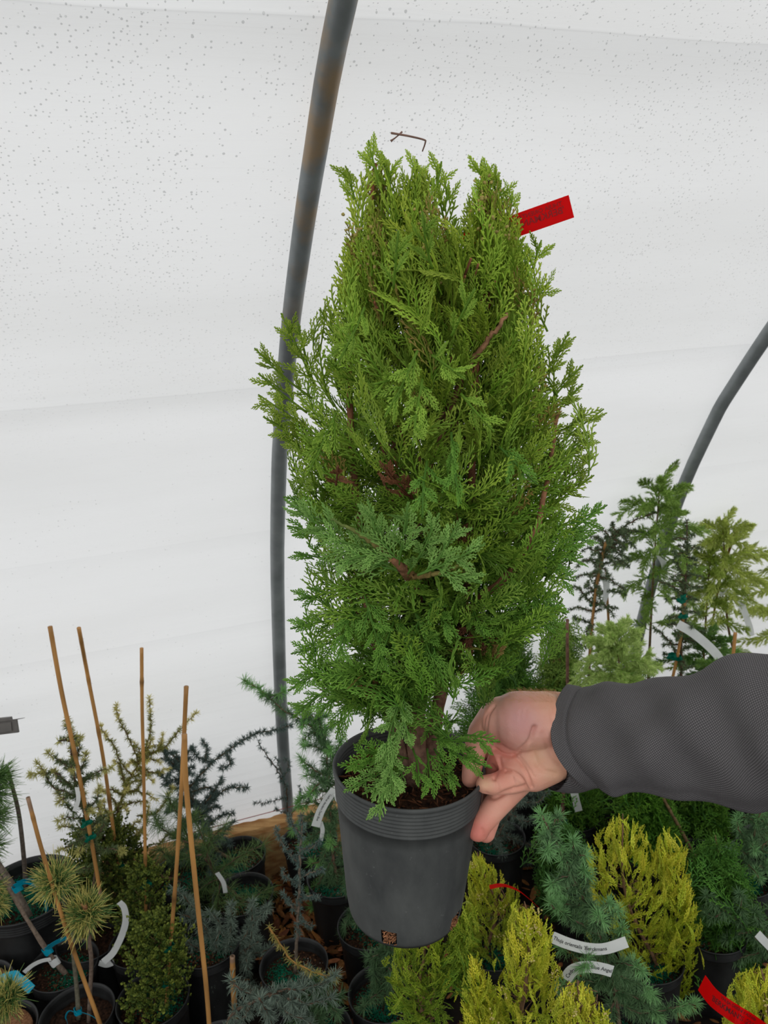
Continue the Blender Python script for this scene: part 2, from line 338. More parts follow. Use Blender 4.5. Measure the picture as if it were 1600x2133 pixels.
def film(name, i0, i1):
    S = np.arange(-3.2, 7.5, .06); mb = MB(); idx = np.arange(i0, i1)
    P = dens[idx]; A = arc[idx]; O = outw[idx]
    off = .022 + np.zeros((len(S), len(idx)))
    # folds that run along the house and the sag between hoops
    for a0, amp, wd in ((1.68, .008, .018), (2.405, .014, .03), (.95, .004, .02), (1.245, .003, .02)):
        x = A[None]-a0-.012*np.sin(S[:, None]*1.3+a0*9)
        off += amp*np.where(x > 0, np.exp(-x/wd), np.exp(x/(wd*.25)))
    fr = (S[:, None]/1.22) % 1
    off += -.006*np.sin(math.pi*fr)**2*np.clip(A[None]-.4, 0, 1)
    V = WB + WU*S[:, None, None] + WN*(P[None, :, 0, None]+off[..., None]*O[None, :, 0, None]) + np.array([0, 0, 1.])*(P[None, :, 2, None]+off[..., None]*O[None, :, 2, None])
    n0, n1 = V.shape[:2]; i = np.arange(n0-1)[:, None]; j = np.arange(n1-1)[None]
    Q = np.stack([i*n1+j, (i+1)*n1+j, (i+1)*n1+j+1, i*n1+j+1], -1)
    C = np.stack(np.broadcast_arrays(S[:, None]/10+.5, A[None]/10, 0*A[None]), -1)
    mb.add(V, Q, C)
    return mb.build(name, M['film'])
mid = len(dens)//2
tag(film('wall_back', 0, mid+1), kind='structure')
mb = MB(); gs = 30
g = [wall(-5, .6, 0), wall(9, .6, 0), wall(9, -5, 0), wall(-5, -5, 0)]
mb.box((g[0]+g[2])/2-np.array([0, 0, .03]), [WU*7, WN*2.8, np.array([0, 0, .03])])
tag(mb.build('floor', M['floor'], smooth=False), kind='structure')
# base board with a ragged upper edge
mb = MB(); S = np.arange(-3.2, 7.4, .012); N = len(S)
jag = .003*np.array([noise.noise((s*9, 0, 0)) + .6*noise.noise((s*40, 3, 0)) for s in S])
ring = []
for (nn, zz, k) in ((-.006, .0, 0), (-.045, .0, 0), (-.045, .185, .5), (-.04, .2, 1), (-.010, .21, 1), (-.006, .2, .5)):
    ring.append(WB + WU*S[:, None] + WN*(nn+jag*k)[:, None] + np.array([0, 0, 1.])*(zz+k*jag*1.5)[:, None])
V = np.stack(ring, 1); i = np.arange(N-1)[:, None]; j = np.arange(6)[None]; j2 = (j+1) % 6
mb.add(V, np.stack(np.broadcast_arrays(i*6+j, (i+1)*6+j, (i+1)*6+j2, i*6+j2), -1))
tag(mb.build('baseboard_back', M['wood'], smooth=False), kind='structure')
mb = MB(); mb.tube(spline([wall(-3, -.030, .237), wall(-.6, -.026, .226), wall(0, -.022, .232), wall(3, -.026, .228)], 40), .0012, sides=5)
tag(mb.build('cord', M['cord']), 'thin faded red cord running along the foot of the film above the wooden board', 'cord')
for k, (s, lab) in enumerate(((0, 'curved galvanised hoop pipe rising behind the held conifer, rust streaks near its top'), (1.235, 'galvanised hoop pipe curving up at the far right behind the tall shrubs'))):
    P = np.array([wall(s, a[0], a[2]) for a in full[::2]])
    R_ = np.full(len(P), .0178)
    mb = MB(); mb.tube(P, R_, sides=28)
    e = thing('hoop_pipe', lab, 'pipe', wall(s, 0, 0), 'galvanised hoops carrying the film')
    mb.build('pipe', M['pipe'], e)
    mb = MB()                                       # weld seam along the pipe
    i0 = 10; q = P[i0:60]; nrmv = nrm(CAM-q); sd = nrm(np.cross(np.gradient(q, axis=0), nrmv))
    mb.tube(q + .0177*nrm(nrmv*.97-sd*.2*(1 if k == 0 else 1)), .0007, sides=4)
    mb.build('weld_seam', M['bracket'], e)
# clip fixed on the film, far left
e = thing('film_clip', 'dull grey metal clip on the white film at the left edge', 'clip', at(-10, 1515, 1.83))
mb = MB(); t = 1.84
def slab(mb, quad, th):
    q = [at(x, y, t) for x, y in quad]; nn = nrm(np.cross(q[1]-q[0], q[2]-q[0]))*th
    mb.add(q+[a+nn for a in q], [[0, 1, 2, 3], [7, 6, 5, 4], [0, 4, 5, 1], [1, 5, 6, 2], [2, 6, 7, 3], [3, 7, 4, 0]])
slab(mb, [(-60, 1512), (34, 1500), (38, 1526), (-60, 1538)], .006); mb.build('plate', M['bracket'], e, False)
mb = MB(); slab(mb, [(-60, 1503), (20, 1495), (22, 1502), (-60, 1512)], .012); slab(mb, [(-60, 1516), (24, 1503), (26, 1522), (-60, 1532)], -.004); mb.build('channel', M['bracket'], e, False)
mb = MB(); mb.tube(spline([at(-20, 1505, t), at(30, 1499, t), at(52, 1495, t)], 6), [.0016, .0014, .0012, .001, .0008, .0004], sides=6); mb.build('wire', M['bracket'], e)
# dead twig resting on the film above the plant
def on_film(px, py):
    r = ray(px, py); best = None
    for tt in np.linspace(.5, 4, 1400):
        q = CAM+r*tt; nn = (q-WB)@WN; z = q[2]
        zz = half[:, 2]; f = np.interp(z, zz, half[:, 0])
        if z > zz[-1] or nn > f+.008: return q, tt
    return q, tt
mb = MB()
tw = [on_film(815, 277)[0], on_film(850, 283)[0], on_film(883, 291)[0], on_film(886, 297)[0], on_film(880, 315)[0]]
mb.tube(spline(tw, 14), np.linspace(.0018, .0011, 14), sides=6)
mb.tube(spline([on_film(838, 274)[0], on_film(826, 285)[0], on_film(814, 294)[0]], 6), np.array([.0014, .0012, .001, .001, .0013, .002]), sides=6)
tag(mb.build('dead_twig', M['twig']), 'small bent dead twig stuck on the film above the held conifer', 'twig')

# ------------------------------------------------------------------ plant building blocks
def spray_template(r, L=.11, step=.0044, detail=2, wid=.42, ang=.66, R0=.00082):
    """flat scale-leaf spray: axis +Y, plane XY, returns tubes (K=3), radii, level"""
    T = []; V2 = lambda a: np.array([math.sin(a), math.cos(a)])
    def twig(p, a, l, bend, r0, lev, sub):
        """a curved axis with short alternating side shoots"""
        m = max(2, int(round(l/(step*.95)))); nodes = [p]; aa = a
        for k in range(m): aa += bend/m; nodes.append(nodes[-1]+V2(aa)*l/m)
        for k in range(0, m, 2):
            e0, e1 = nodes[k], nodes[min(k+1, m)]; e2 = nodes[min(k+2, m)]; last = k+2 >= m
            if k+1 == m: e1 = (e0+e2)/2
            T.append(((e0, e1, e2), (r0, r0*.96, r0*(.62 if last else .92)), lev+.35*k/m, a))
        if sub > 0:
            for k in range(1, m):
                sd = 1 if (k % 2) else -1; f = k/m; a2 = a+bend*f+sd*.66*r.uniform(.85, 1.15)
                l3 = min(step*1.55, l*.3)*(1-.45*f)*r.uniform(.75, 1.3)
                if sub > 1 and f < .55 and r.random() < .45: l3 = l*.34*(1-f)*r.uniform(.8, 1.1); twig(nodes[k], a2, l3, -sd*.2, r0*.95, lev+.3, 1 if l3 > step*2 else 0)
                else: T.append(((nodes[k], nodes[k]+V2(a2)*l3*.5, nodes[k]+V2(a2)*l3), (r0*.9, r0*1.08, r0*.7), min(1, lev+.35+.3*f), a2))
    n = int(L/step); p = np.zeros(2); a = 0.; pts = []
    for i in range(n+1):
        pts.append((p.copy(), a)); a += r.normal()*.04; p = p+V2(a)*step
    for i in range(0, n-1, 2):
        f = i/n; T.append(((pts[i][0], pts[i+1][0], pts[i+2][0]), (R0*1.35*(1-.4*f),)*3, f*.4, pts[i][1]))
    for i in range(1, n+1):
        s = i/n; sd = 1 if i % 2 else -1
        l2 = L*wid*(max(0, 1-s)**.8*(.4+.6*min(1, s/.2))+.04)*r.uniform(.75, 1.15)
        twig(pts[i][0], pts[i][1]+sd*ang*r.uniform(.85, 1.15), l2, -sd*.25, R0, .35+.35*s, detail if l2 > step*1.5 else 0)
    P = np.array([[(*q, 0) for q in t[0]] for t in T]); Rr = np.array([t[1] for t in T]); lv = np.array([t[2] for t in T])
    return P, Rr, lv
rr = np.random.default_rng(3)
SPR = [spray_template(rr, L=rr.uniform(.095, .125)) for _ in range(8)]
SPS = [spray_template(rr, L=rr.uniform(.048, .07), wid=.46) for _ in range(8)]
SPG = [spray_template(rr, L=rr.uniform(.06, .085), step=.0052, detail=1, wid=.34, ang=.5, R0=.00105) for _ in range(6)]
SPT = [spray_template(rr, L=rr.uniform(.13, .17), step=.0085, detail=1, wid=.5, ang=.8, R0=.0013) for _ in range(5)]
def put_spray(mb, tpl, tip, axis, nvec, scale=1, bend=0, side=0, c0=None, c1=None, sides=4, thick=1.0, base=None):
    P, R, lv = tpl; P = P.copy()*scale; L = P[..., 1].max()
    y = P[..., 1]; P[..., 2] -= bend*y*y/L; P[..., 0] += side*y*y/L
    # wavy plane so that a fan is never a flat card
    P[..., 2] += .08*np.abs(P[..., 0])**1.3*2.2+.0025*np.sin(P[..., 0]*150+y*60)
    axis = nrm(np.asarray(axis, float)); nvec = nrm(nvec - (nvec@axis)*axis); xs = np.cross(axis, nvec)
    W = P[..., 0:1]*xs + P[..., 1:2]*axis + P[..., 2:3]*nvec
    o = (np.asarray(tip)-(W.reshape(-1, 3)[np.argmax(P[..., 1])])) if base is None else np.asarray(base)
    W = W+o
    f = np.clip(lv+np.array([0, .05, .15])[:, None], 0, 1).T
    C = c0+(c1-c0)*f[..., None]
    mb.tubes(W, R*thick*min(1.15, max(.7, scale**.5)), C, np.broadcast_to(nvec, (len(W), 3)), sides, .55)
    return o
def clusters(mbN, pts, dirs, n, ln, r, c0, c1, spread=.9, bias=.6, taper=.25):
    """needle rosettes at pts opening along dirs"""
    N = len(pts); d = nrm(dirs[:, None, :]*bias + rv(N*n).reshape(N, n, 3)*spread)
    d = d.reshape(-1, 3); p = np.repeat(pts, n, 0); l = ln*rng.uniform(.65, 1.1, (len(p), 1))
    mid_ = p+d*l*.55; end = p+d*l+np.array([0, 0, -1])*l*.06
    f = rng.random((len(p), 1)); C = c0+(c1-c0)*f
    C = np.stack([C*.85, C, C*.6+c1*.45], 1)
    mbN.tubes(np.stack([p, mid_, end], 1), np.stack([np.full(len(p), r), np.full(len(p), r), np.full(len(p), r*taper)], 1), C, None, 3)
def needle_branch(mbW, mbN, path, r0, r1, spacing=.009, n=16, ln=.02, nr=.00055, c0=None, c1=None, wood=None, start=.08, side=True, fwd=.5, tipc=None, k=26, bias=.6, spread=.9):
    P = spline(path, k); L = np.concatenate([[0], np.cumsum(np.linalg.norm(np.diff(P, axis=0), axis=1))])
    P = P + rng.normal(size=P.shape)*.0012*(np.arange(k)[:, None] > 0)
    mbW.tube(P, np.linspace(r0, r1, k), wood, 6)
    s = np.arange(L[-1]*start, L[-1], spacing)
    q = np.stack([np.interp(s, L, P[:, i]) for i in range(3)], -1)
    T = np.gradient(P, axis=0); tt = nrm(np.stack([np.interp(s, L, T[:, i]) for i in range(3)], -1))
    o = nrm(np.cross(tt, rv(len(s)))); d = nrm(o+tt*fwd)
    q = q + o*r0*.6
    q = np.concatenate([q, P[-1:]]); d = np.concatenate([d, nrm(T[-1:])])
    if tipc is None: clusters(mbN, q, d, n, ln, nr, c0, c1, spread, bias)
    else:
        h = int(len(q)*.72); clusters(mbN, q[:h], d[:h], n, ln, nr, c0, c1, spread, bias); clusters(mbN, q[h:], d[h:], n, ln, nr, tipc*.8, tipc, spread, bias)
def cane(pts, r=.0042, parent=None, name='bamboo_stake', tone=1.0, k=46):
    P = spline(pts, k); L = np.linalg.norm(np.diff(P, axis=0), axis=1).sum(); mb = MB()
    x = np.linspace(0, L, k); node = np.zeros(k)
    for a in np.arange(rng.uniform(.03, .09), L, .15): node = np.maximum(node, np.exp(-((x-a)/.0035)**2))
    P = spline(pts, k)
    R = r*(1+.22*node)*(1-.12*x/L)[::-1]
    C = lin(176, 128, 72)*tone*(1-.6*node[:, None])*(1+.12*np.sin(x*31)[:, None])
    C[:3] = lin(150, 120, 96)*tone
    P2 = np.concatenate([P[:1]+(P[1]-P[0])*.35, P[:1], P]); R2 = np.concatenate([[r*.3], [r*.55], R]); C2 = np.concatenate([[lin(60, 44, 30)], [lin(120, 92, 66)], C])
    mb.tube(P2, R2, C2, 10, closed=True)
    return mb.build(name, M['bamboo'], parent)
def tape(parent, p, axis, r=.008, w=.009, m='tie', name='tie_tape', knot=True):
    p = np.asarray(p); axis = nrm(np.asarray(axis, float)); mb = MB(); x = nrm(np.cross(axis, [.3, .9, .1])); y = np.cross(axis, x)
    a = np.linspace(0, 2*math.pi, 15); rad = r*(1+.18*np.sin(a*2+1))
    P = np.array([p+x*math.cos(t_)*q+y*math.sin(t_)*q for t_, q in zip(a, rad)])
    mb = MB(); K = 15; V = []
    for i in range(K):
        o = nrm(P[i]-p)
        for (dz, dr) in ((-w/2, -.0004), (-w/2, .0006), (w/2, .0006), (w/2, -.0004)):
            V.append(P[i]+axis*(dz+.0015*math.sin(a[i]*3))+o*dr)
    i = np.arange(K-1)[:, None]; j = np.arange(4)[None]; j2 = (j+1) % 4
    mb.add(V, np.stack(np.broadcast_arrays(i*4+j, i*4+j2, (i+1)*4+j2, (i+1)*4+j), -1))
    if knot:
        d = nrm(CAM-p); d = nrm(d-axis*(d@axis)); s_ = np.cross(axis, d)
        for sg in (-1, 1):
            e = [p+d*r, p+d*(r+.004)+s_*sg*.006+axis*.003, p+d*(r+.003)+s_*sg*.013+axis*sg*.004]
            mb.tubes(spline(e, 5)[None], np.array([[.002, .0035, .004, .0045, .004]]), None, d[None], 4, .12)
    return mb.build(name, M[m], parent, False)
def granules(mb, c, rad, n, col, z=0, size=.0014, blobs=3, sq=1):
    cs = [np.array([math.cos(a), math.sin(a)])*rad*.5*q for a, q in zip(rng.uniform(0, 6.3, blobs), rng.uniform(.3, 1, blobs))]
    q = []
    while len(q) < n:
        b = cs[rng.integers(blobs)]; p = b+rng.normal(size=2)*rad*.3
        if np.hypot(*p) < rad: q.append(p)
    q = np.array(q); p = np.concatenate([q, rng.uniform(-.0005, .0016, (n, 1))+z], 1)+np.asarray(c)
    d = rv(n); s = size*rng.uniform(.6, 1.3, (n, 1))
    P = np.stack([p-d*s, p-d*s*.4, p+d*s*.4, p+d*s], 1); R = np.concatenate([s*.2, s*.9, s*.9, s*.2], 1)
    mb.tubes(P, R, col*rng.uniform(.6, 1.25, (n, 1)), None, 4)
def pot_mesh(r, h, soil):
    t = .0016; pr = [(r*.15, .0), (r*.78, .0), (r*.8, .004)]
    for k in range(1, 7): pr.append((r*(.8+.15*k/7), h*.86*k/6.2))
    z0 = h*.86
    for k in range(5): pr += [(r*.955, z0+k*h*.022), (r*.972, z0+k*h*.022+h*.009), (r*.955, z0+k*h*.022+h*.018)]
    pr += [(r*1.0, h*.982), (r*1.015, h*.99), (r*1.01, h), (r*.985, h), (r*.96, h*.985)]
    for k in range(5): pr += [(r*.945, h*.965-k*h*.02), (r*.935, h*.955-k*h*.02)]
    pr += [(r*.92, h*soil-.004)]
    mb = MB(); mb.lathe(pr, 56); return mb.mesh('pot', M['pot'])
def soil_mesh(r, z):
    mb = MB(); pr = [(1e-4, z+.004), (r*.25, z+.006), (r*.5, z+.001), (r*.72, z+.003), (r*.93, z-.002)]
    mb.lathe(pr, 40); me = mb.mesh('soil', M['soil'])
    co = np.empty(len(me.vertices)*3, np.float32); me.vertices.foreach_get('co', co); co = co.reshape(-1, 3)
    co[:, 2] += rng.normal(size=len(co))*.0018; me.vertices.foreach_set('co', co.ravel()); me.update(); return me
POTS = [(pot_mesh(.09, .2, .87), soil_mesh(.09, .174), .09), (pot_mesh(.08, .2, .84), soil_mesh(.08, .168), .08), (pot_mesh(.118, .22, .86), soil_mesh(.118, .19), .118)]
GR = []
for (pm, sm, r) in POTS:
    z = {.09: .178, .08: .172, .118: .194}[r]; row = []
    for v in range(3):
        mb = MB(); granules(mb, (0, 0, z), r*.86, 1500, lin(0, 92, 66), size=.0016); granules(mb, (0, 0, z), r*.85, 160, lin(96, 64, 40), size=.0024); granules(mb, (0, 0, z), r*.88, 26, lin(190, 188, 180), size=.0012, blobs=5)
        row.append(mb.mesh('fertilizer_granules', M['granule']))
    GR.append(row)
def potted(name, label, cat, base, kind=0, green=True, rot=0, group='potted conifers crowding the greenhouse floor', tilt=(0, 0)):
    e = thing(name, label, cat, (base[0], base[1], 0), group)
    e.rotation_euler = (tilt[0], tilt[1], 0)
    pm, sm, r = POTS[kind]
    link('pot', pm, e, (0, 0, 0)); link('soil', sm, e, (0, 0, 0), (0, 0, rot))
    if green: tag(link('fertilizer_granules', GR[kind][rng.integers(3)], e, (0, 0, 0), (0, 0, rng.uniform(0, 6))), kind='stuff')
    e.rotation_euler = (0, 0, 0)
    return e

def ribbon(parent, pts, wid, wdir, m, name='name_tag', text=None, tsize=None, tm='ink', toff=(.5, 0), flip=False, label=None, th=.0004, mirror=False, lines=None, tside=1):
    """a strip through pts (world), wdir = direction of its width per point; text follows it"""
    K = 24; P = spline(pts, K); wd = np.asarray(wdir, float)
    W = spline(wd, K) if wd.ndim == 2 else np.broadcast_to(wd, (K, 3))
    T = nrm(np.gradient(P, axis=0)); W = nrm(W-(W*T).sum(1, keepdims=True)*T); Nn = np.cross(T, W)
    mb = MB(); V = []
    for i in range(K):
        for (a, b) in ((-1, -1), (1, -1), (1, 1), (-1, 1)): V.append(P[i]+W[i]*wid/2*a+Nn[i]*th/2*b)
    i = np.arange(K-1)[:, None]; j = np.arange(4)[None]; j2 = (j+1) % 4
    Q = np.stack(np.broadcast_arrays(i*4+j, i*4+j2, (i+1)*4+j2, (i+1)*4+j), -1).reshape(-1, 4)
    Q = np.concatenate([Q, [[0, 3, 2, 1], [K*4-4, K*4-3, K*4-2, K*4-1]]])
    mb.add(V, Q); o = mb.build(name, M[m], parent, False)
    if label: o['label'] = label
    L = np.concatenate([[0], np.cumsum(np.linalg.norm(np.diff(P, axis=0), axis=1))])
    for (txt, size, v0, s0) in (lines or ([(text, tsize, 0, toff[0])] if text else [])):
        cu = bpy.data.curves.new('t', 'FONT'); cu.body = txt; cu.size = size; cu.align_x = 'CENTER'; cu.align_y = 'CENTER'; cu.fill_mode = 'BOTH'; cu.resolution_u = 3; cu.offset = size*.012
        to = bpy.data.objects.new('t', cu); scn.collection.objects.link(to); dg = bpy.context.evaluated_depsgraph_get(); dg.update()
        me = bpy.data.meshes.new_from_object(to.evaluated_get(dg)); bpy.data.objects.remove(to); bpy.data.curves.remove(cu)
        n = len(me.vertices); co = np.empty(n*3); me.vertices.foreach_get('co', co); co = co.reshape(-1, 3)
        if mirror: co[:, 0] *= -1
        s = L[-1]*s0 + co[:, 0]*(-1 if flip else 1); v = (co[:, 1]*(-1 if flip else 1)+v0)
        f = lambda A: np.stack([np.interp(s, L, A[:, k]) for k in range(3)], -1)
        w_ = f(P)+f(W)*v[:, None]+f(Nn)*(tside*(th/2+.00035)); me.vertices.foreach_set('co', w_.ravel()); me.materials.clear(); me.materials.append(M[tm]); me.update()
        link('lettering', me, o)
    return o
# ------------------------------------------------------------------ the held conifer
def envelope(rows, Y):
    rows = sorted(rows); py = np.array([r[0] for r in rows], float); l = np.array([r[1] for r in rows], float); r = np.array([r[2] for r in rows], float)
    def f(y, az, rho, dep=.8):
        a, b = np.interp(y, py, l), np.interp(y, py, r); A, B_ = aty(a, y, Y), aty(b, y, Y); c = (A+B_)/2; hw = (B_[0]-A[0])/2
        return c+np.array([math.cos(az)*hw*rho, math.sin(az)*hw*dep*rho, 0]), hw
    return f, py
def fill(mb, rows, Y, n, tpls, rho=(.7, 1), scale=(.85, 1.15), lowc=None, topc=None, up=(.9, .3), low=(.35, .8), sides=4, dep=.8, thick=1.0, bend=.25, ypow=1.0, rnd=.28, browntip=0):
    f, py = envelope(rows, Y); y0, y1 = py[0], py[-1]
    hwm = max(f(y, 0, 1)[1] for y in py)
    k = 0
    while k < n:
        h = rng.random()**ypow; y = y0+(y1-y0)*h
        if rng.random() > (f(y, 0, 1)[1]/hwm)*.75+.25: continue
        k += 1
        az = rng.uniform(0, 2*math.pi); tip, hw = f(y, az, rng.uniform(*rho), dep)
        o = np.array([math.cos(az), math.sin(az), 0]); g = 1-h
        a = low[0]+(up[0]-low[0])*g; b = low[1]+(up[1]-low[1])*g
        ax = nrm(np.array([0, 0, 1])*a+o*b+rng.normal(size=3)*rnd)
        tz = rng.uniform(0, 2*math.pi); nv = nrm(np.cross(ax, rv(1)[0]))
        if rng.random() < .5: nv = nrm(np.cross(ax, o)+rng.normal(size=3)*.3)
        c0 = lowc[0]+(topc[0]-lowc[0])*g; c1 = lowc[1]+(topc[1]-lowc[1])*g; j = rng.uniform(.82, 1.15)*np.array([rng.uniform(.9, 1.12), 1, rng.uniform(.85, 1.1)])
        cc1 = c1*j
        if browntip and rng.random() < browntip: cc1 = lin(176, 150, 84)
        put_spray(mb, tpls[rng.integers(len(tpls))], tip, ax, nv, rng.uniform(*scale), bend*rng.uniform(-.5, 1.2), rng.normal()*.12, c0*j, cc1, sides, thick)
TT = .86
HC = at(852, 1590, TT); Y0 = HC[1]; HB = at(843, 1890, TT+.047)
ha = nrm(HC-HB); HH = float(np.linalg.norm(HC-HB)); HR = .0848
hx = nrm(np.cross([0, 1, 0], ha)); hy = np.cross(ha, hx)
def hw_(P): P = np.asarray(P); return HB+P[..., 0:1]*hx+P[..., 1:2]*hy+P[..., 2:3]*ha
hero = thing('potted_conifer', 'bushy bright green conifer with red tag, held up in a scuffed black nursery pot', 'potted plant', HB)
mb = MB(); r, h = HR, HH
pr = [(r*.1, .004), (r*.70, .004), (r*.745, .002), (r*.775, .008)]
for k in range(1, 4): pr.append((r*(.775+.012*k), .008+.006*k))
for k in range(1, 9): pr.append((r*(.812+.14*k/8), .026+(h*.80-.026)*k/8))
nr = 7; z0 = h*.80
for k in range(nr):
    q = h*.165/nr; pr += [(r*(.955+.003*k), z0+k*q), (r*(.968+.003*k), z0+(k+.25)*q), (r*(.968+.003*k), z0+(k+.55)*q), (r*(.955+.003*k), z0+(k+.8)*q)]
pr += [(r*.99, h*.972), (r*1.005, h*.978), (r*1.008, h*.99), (r*1.0, h*1.0), (r*.985, h*1.002), (r*.97, h*.995)]
for k in range(6): pr += [(r*.962, h*.975-k*h*.024), (r*.948, h*.969-k*h*.024), (r*.948, h*.962-k*h*.024)]
pr += [(r*.90, h*.7)]
mb.lathe(pr, 144, skip=[(3, 6, 98, 104), (3, 6, 127, 133), (3, 6, 20, 26), (3, 6, 60, 66)])
mb.v = [hw_(np.concatenate(mb.v))]
pot = mb.build('pot', M['heropot'], hero)
mb = MB(); mb.lathe([(1e-4, .012), (r*.72, .009), (r*.765, .018), (r*.80, .05), (r*.9, h*.78), (r*.9, h*.855), (r*.7, h*.865), (r*.45, h*.875), (r*.2, h*.88), (1e-4, h*.885)], 90)
V = np.concatenate(mb.v); V += rng.normal(size=V.shape)*.0006; mb.v = [hw_(V)]; mb.build('soil', M['soil'], hero)
mb = MB(); n = 420; a = rng.uniform(0, 6.28, n); q = r*.88*np.sqrt(rng.random(n)); P = np.stack([q*np.cos(a), q*np.sin(a), np.full(n, h*.875)+rng.uniform(0, .006, n)], -1); d = rv(n)*[1, 1, .3]
mb.tubes(np.stack([hw_(P-d*.005), hw_(P), hw_(P+d*.005)], 1), np.tile([[.0006, .0014, .0006]], (n, 1)), lin(96, 62, 42)*rng.uniform(.5, 1.6, (n, 1)), None, 4, .5)
tag(mb.build('bark_mulch', M['chip'], hero), kind='stuff')
mb = MB()
for a0_, a1_ in ((246, 259), (318, 331)):          # roots and bark showing in the drainage holes
    n = 90; a = np.radians(rng.uniform(a0_, a1_, n)); z = rng.uniform(.009, .025, n); q = r*rng.uniform(.755, .80, n); P = np.stack([q*np.cos(a), q*np.sin(a), z], -1); d = rv(n)*[1, 1, .8]
    mb.tubes(np.stack([hw_(P-d*.0022), hw_(P), hw_(P+d*.0022)], 1), np.tile([[.0004, .0008, .0004]], (n, 1)), lin(150, 104, 74)*rng.uniform(.5, 1.5, (n, 1)), None, 4)
tag(mb.build('root_fibres', M['chip'], hero), kind='stuff')
# stems
wood0, wood1 = lin(122, 96, 80), lin(140, 88, 62)
mb = MB()
def stem(pts, r0, r1, c0=wood0, c1=wood1, k=26):
    P = spline([aty(x, y, Y0+(d if len(rest := [d]) else 0)) for x, y, d in pts], k); P = P+rng.normal(size=P.shape)*.0008
    f = np.linspace(0, 1, k)[:, None]; mb.tube(P, np.linspace(r0, r1, k), c0+(c1-c0)*f, 9)
stem([(866, 1625, 0), (866, 1500, 0), (876, 1380, 0), (890, 1150, .01), (890, 800, 0), (905, 420, 0)], .0125, .0022)
stem([(896, 1620, .012), (908, 1500, .012), (938, 1360, .01), (975, 1200, 0), (985, 900, -.02), (1015, 380, 0)], .0095, .002)
stem([(850, 1620, 0), (815, 1490, 0), (790, 1380, -.01), (755, 1150, -.02), (730, 800, 0), (785, 340, 0)], .0075, .002)
stem([(945, 1340, 0), (985, 1262, -.03), (1045, 1212, -.05), (1090, 1155, -.06), (1120, 1095, -.05), (1140, 1000, -.03), (1165, 850, 0)], .0055, .0018, lin(116, 78, 58), lin(158, 112, 82))
stem([(880, 1010, 0), (960, 800, -.04), (1003, 722, -.06), (1035, 685, -.065), (1058, 652, -.06)], .0035, .0015, lin(140, 100, 74), lin(150, 112, 82))
stem([(880, 1260, 0), (850, 1200, -.09), (826, 1172, -.11), (806, 1150, -.11)], .005, .0028, lin(120, 84, 60), lin(130, 92, 66))
stem([(850, 1200, -.09), (905, 1196, -.12), (960, 1178, -.13)], .003, .0014, lin(130, 100, 62), lin(120, 124, 62))
stem([(826, 1172, -.11), (760, 1120, -.11), (690, 1080, -.1)], .003, .0012, lin(130, 100, 62), lin(100, 124, 62))
for _ in range(60):
    y = rng.uniform(640, 1420); x = rng.uniform(780, 1000) if y > 950 else rng.uniform(850, 960); s = rng.choice([-1, 1]); L = rng.uniform(60, 150)
    stem([(x, y, rng.uniform(-.02, .03)), (x+s*L*.5, y-L*.5, rng.uniform(-.04, .04)), (x+s*L*.8, y-L*1.2, rng.uniform(-.06, .06))], .002, .001, k=7)
mb.build('trunk', M['bark'], hero)
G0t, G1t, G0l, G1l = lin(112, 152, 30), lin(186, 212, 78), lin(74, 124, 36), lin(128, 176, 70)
mb = MB()
main = [(455, 700, 1085), (500, 690, 1108), (560, 678, 1128), (620, 655, 1140), (700, 618, 1150), (780, 590, 1185), (860, 580, 1200), (940, 590, 1215), (1020, 598, 1215), (1100, 606, 1225), (1180, 610, 1215), (1260, 622, 1190), (1330, 618, 1160), (1390, 625, 1010), (1450, 640, 940)]
lobeA = [(325, 765, 790), (350, 745, 895), (395, 725, 935), (440, 708, 945), (500, 695, 990), (560, 690, 1000)]
lobeB = [(350, 995, 1025), (390, 978, 1050), (430, 962, 1075), (500, 955, 1105), (560, 950, 1115)]
fill(mb, lobeA, Y0, 150, SPS, (.3, 1), (.7, 1.15), (G0t, G1t), (G0t, G1t), (1, .16), (1, .2), rnd=.16, bend=.1, browntip=.1)
fill(mb, lobeB, Y0, 90, SPS, (.3, 1), (.7, 1.1), (G0t, G1t), (G0t, G1t), (1, .15), (1, .2), rnd=.14, bend=.1, browntip=.14)
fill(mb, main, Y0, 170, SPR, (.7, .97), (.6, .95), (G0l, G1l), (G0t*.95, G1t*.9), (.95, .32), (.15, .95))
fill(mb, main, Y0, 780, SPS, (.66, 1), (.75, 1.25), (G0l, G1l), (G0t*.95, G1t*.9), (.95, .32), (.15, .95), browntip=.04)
fill(mb, main, Y0, 200, SPR, (.2, .72), (.8, 1.1), (G0l*.9, G1l*.85), (G0t*.9, G1t*.8), (1, .25), (.2, .8))
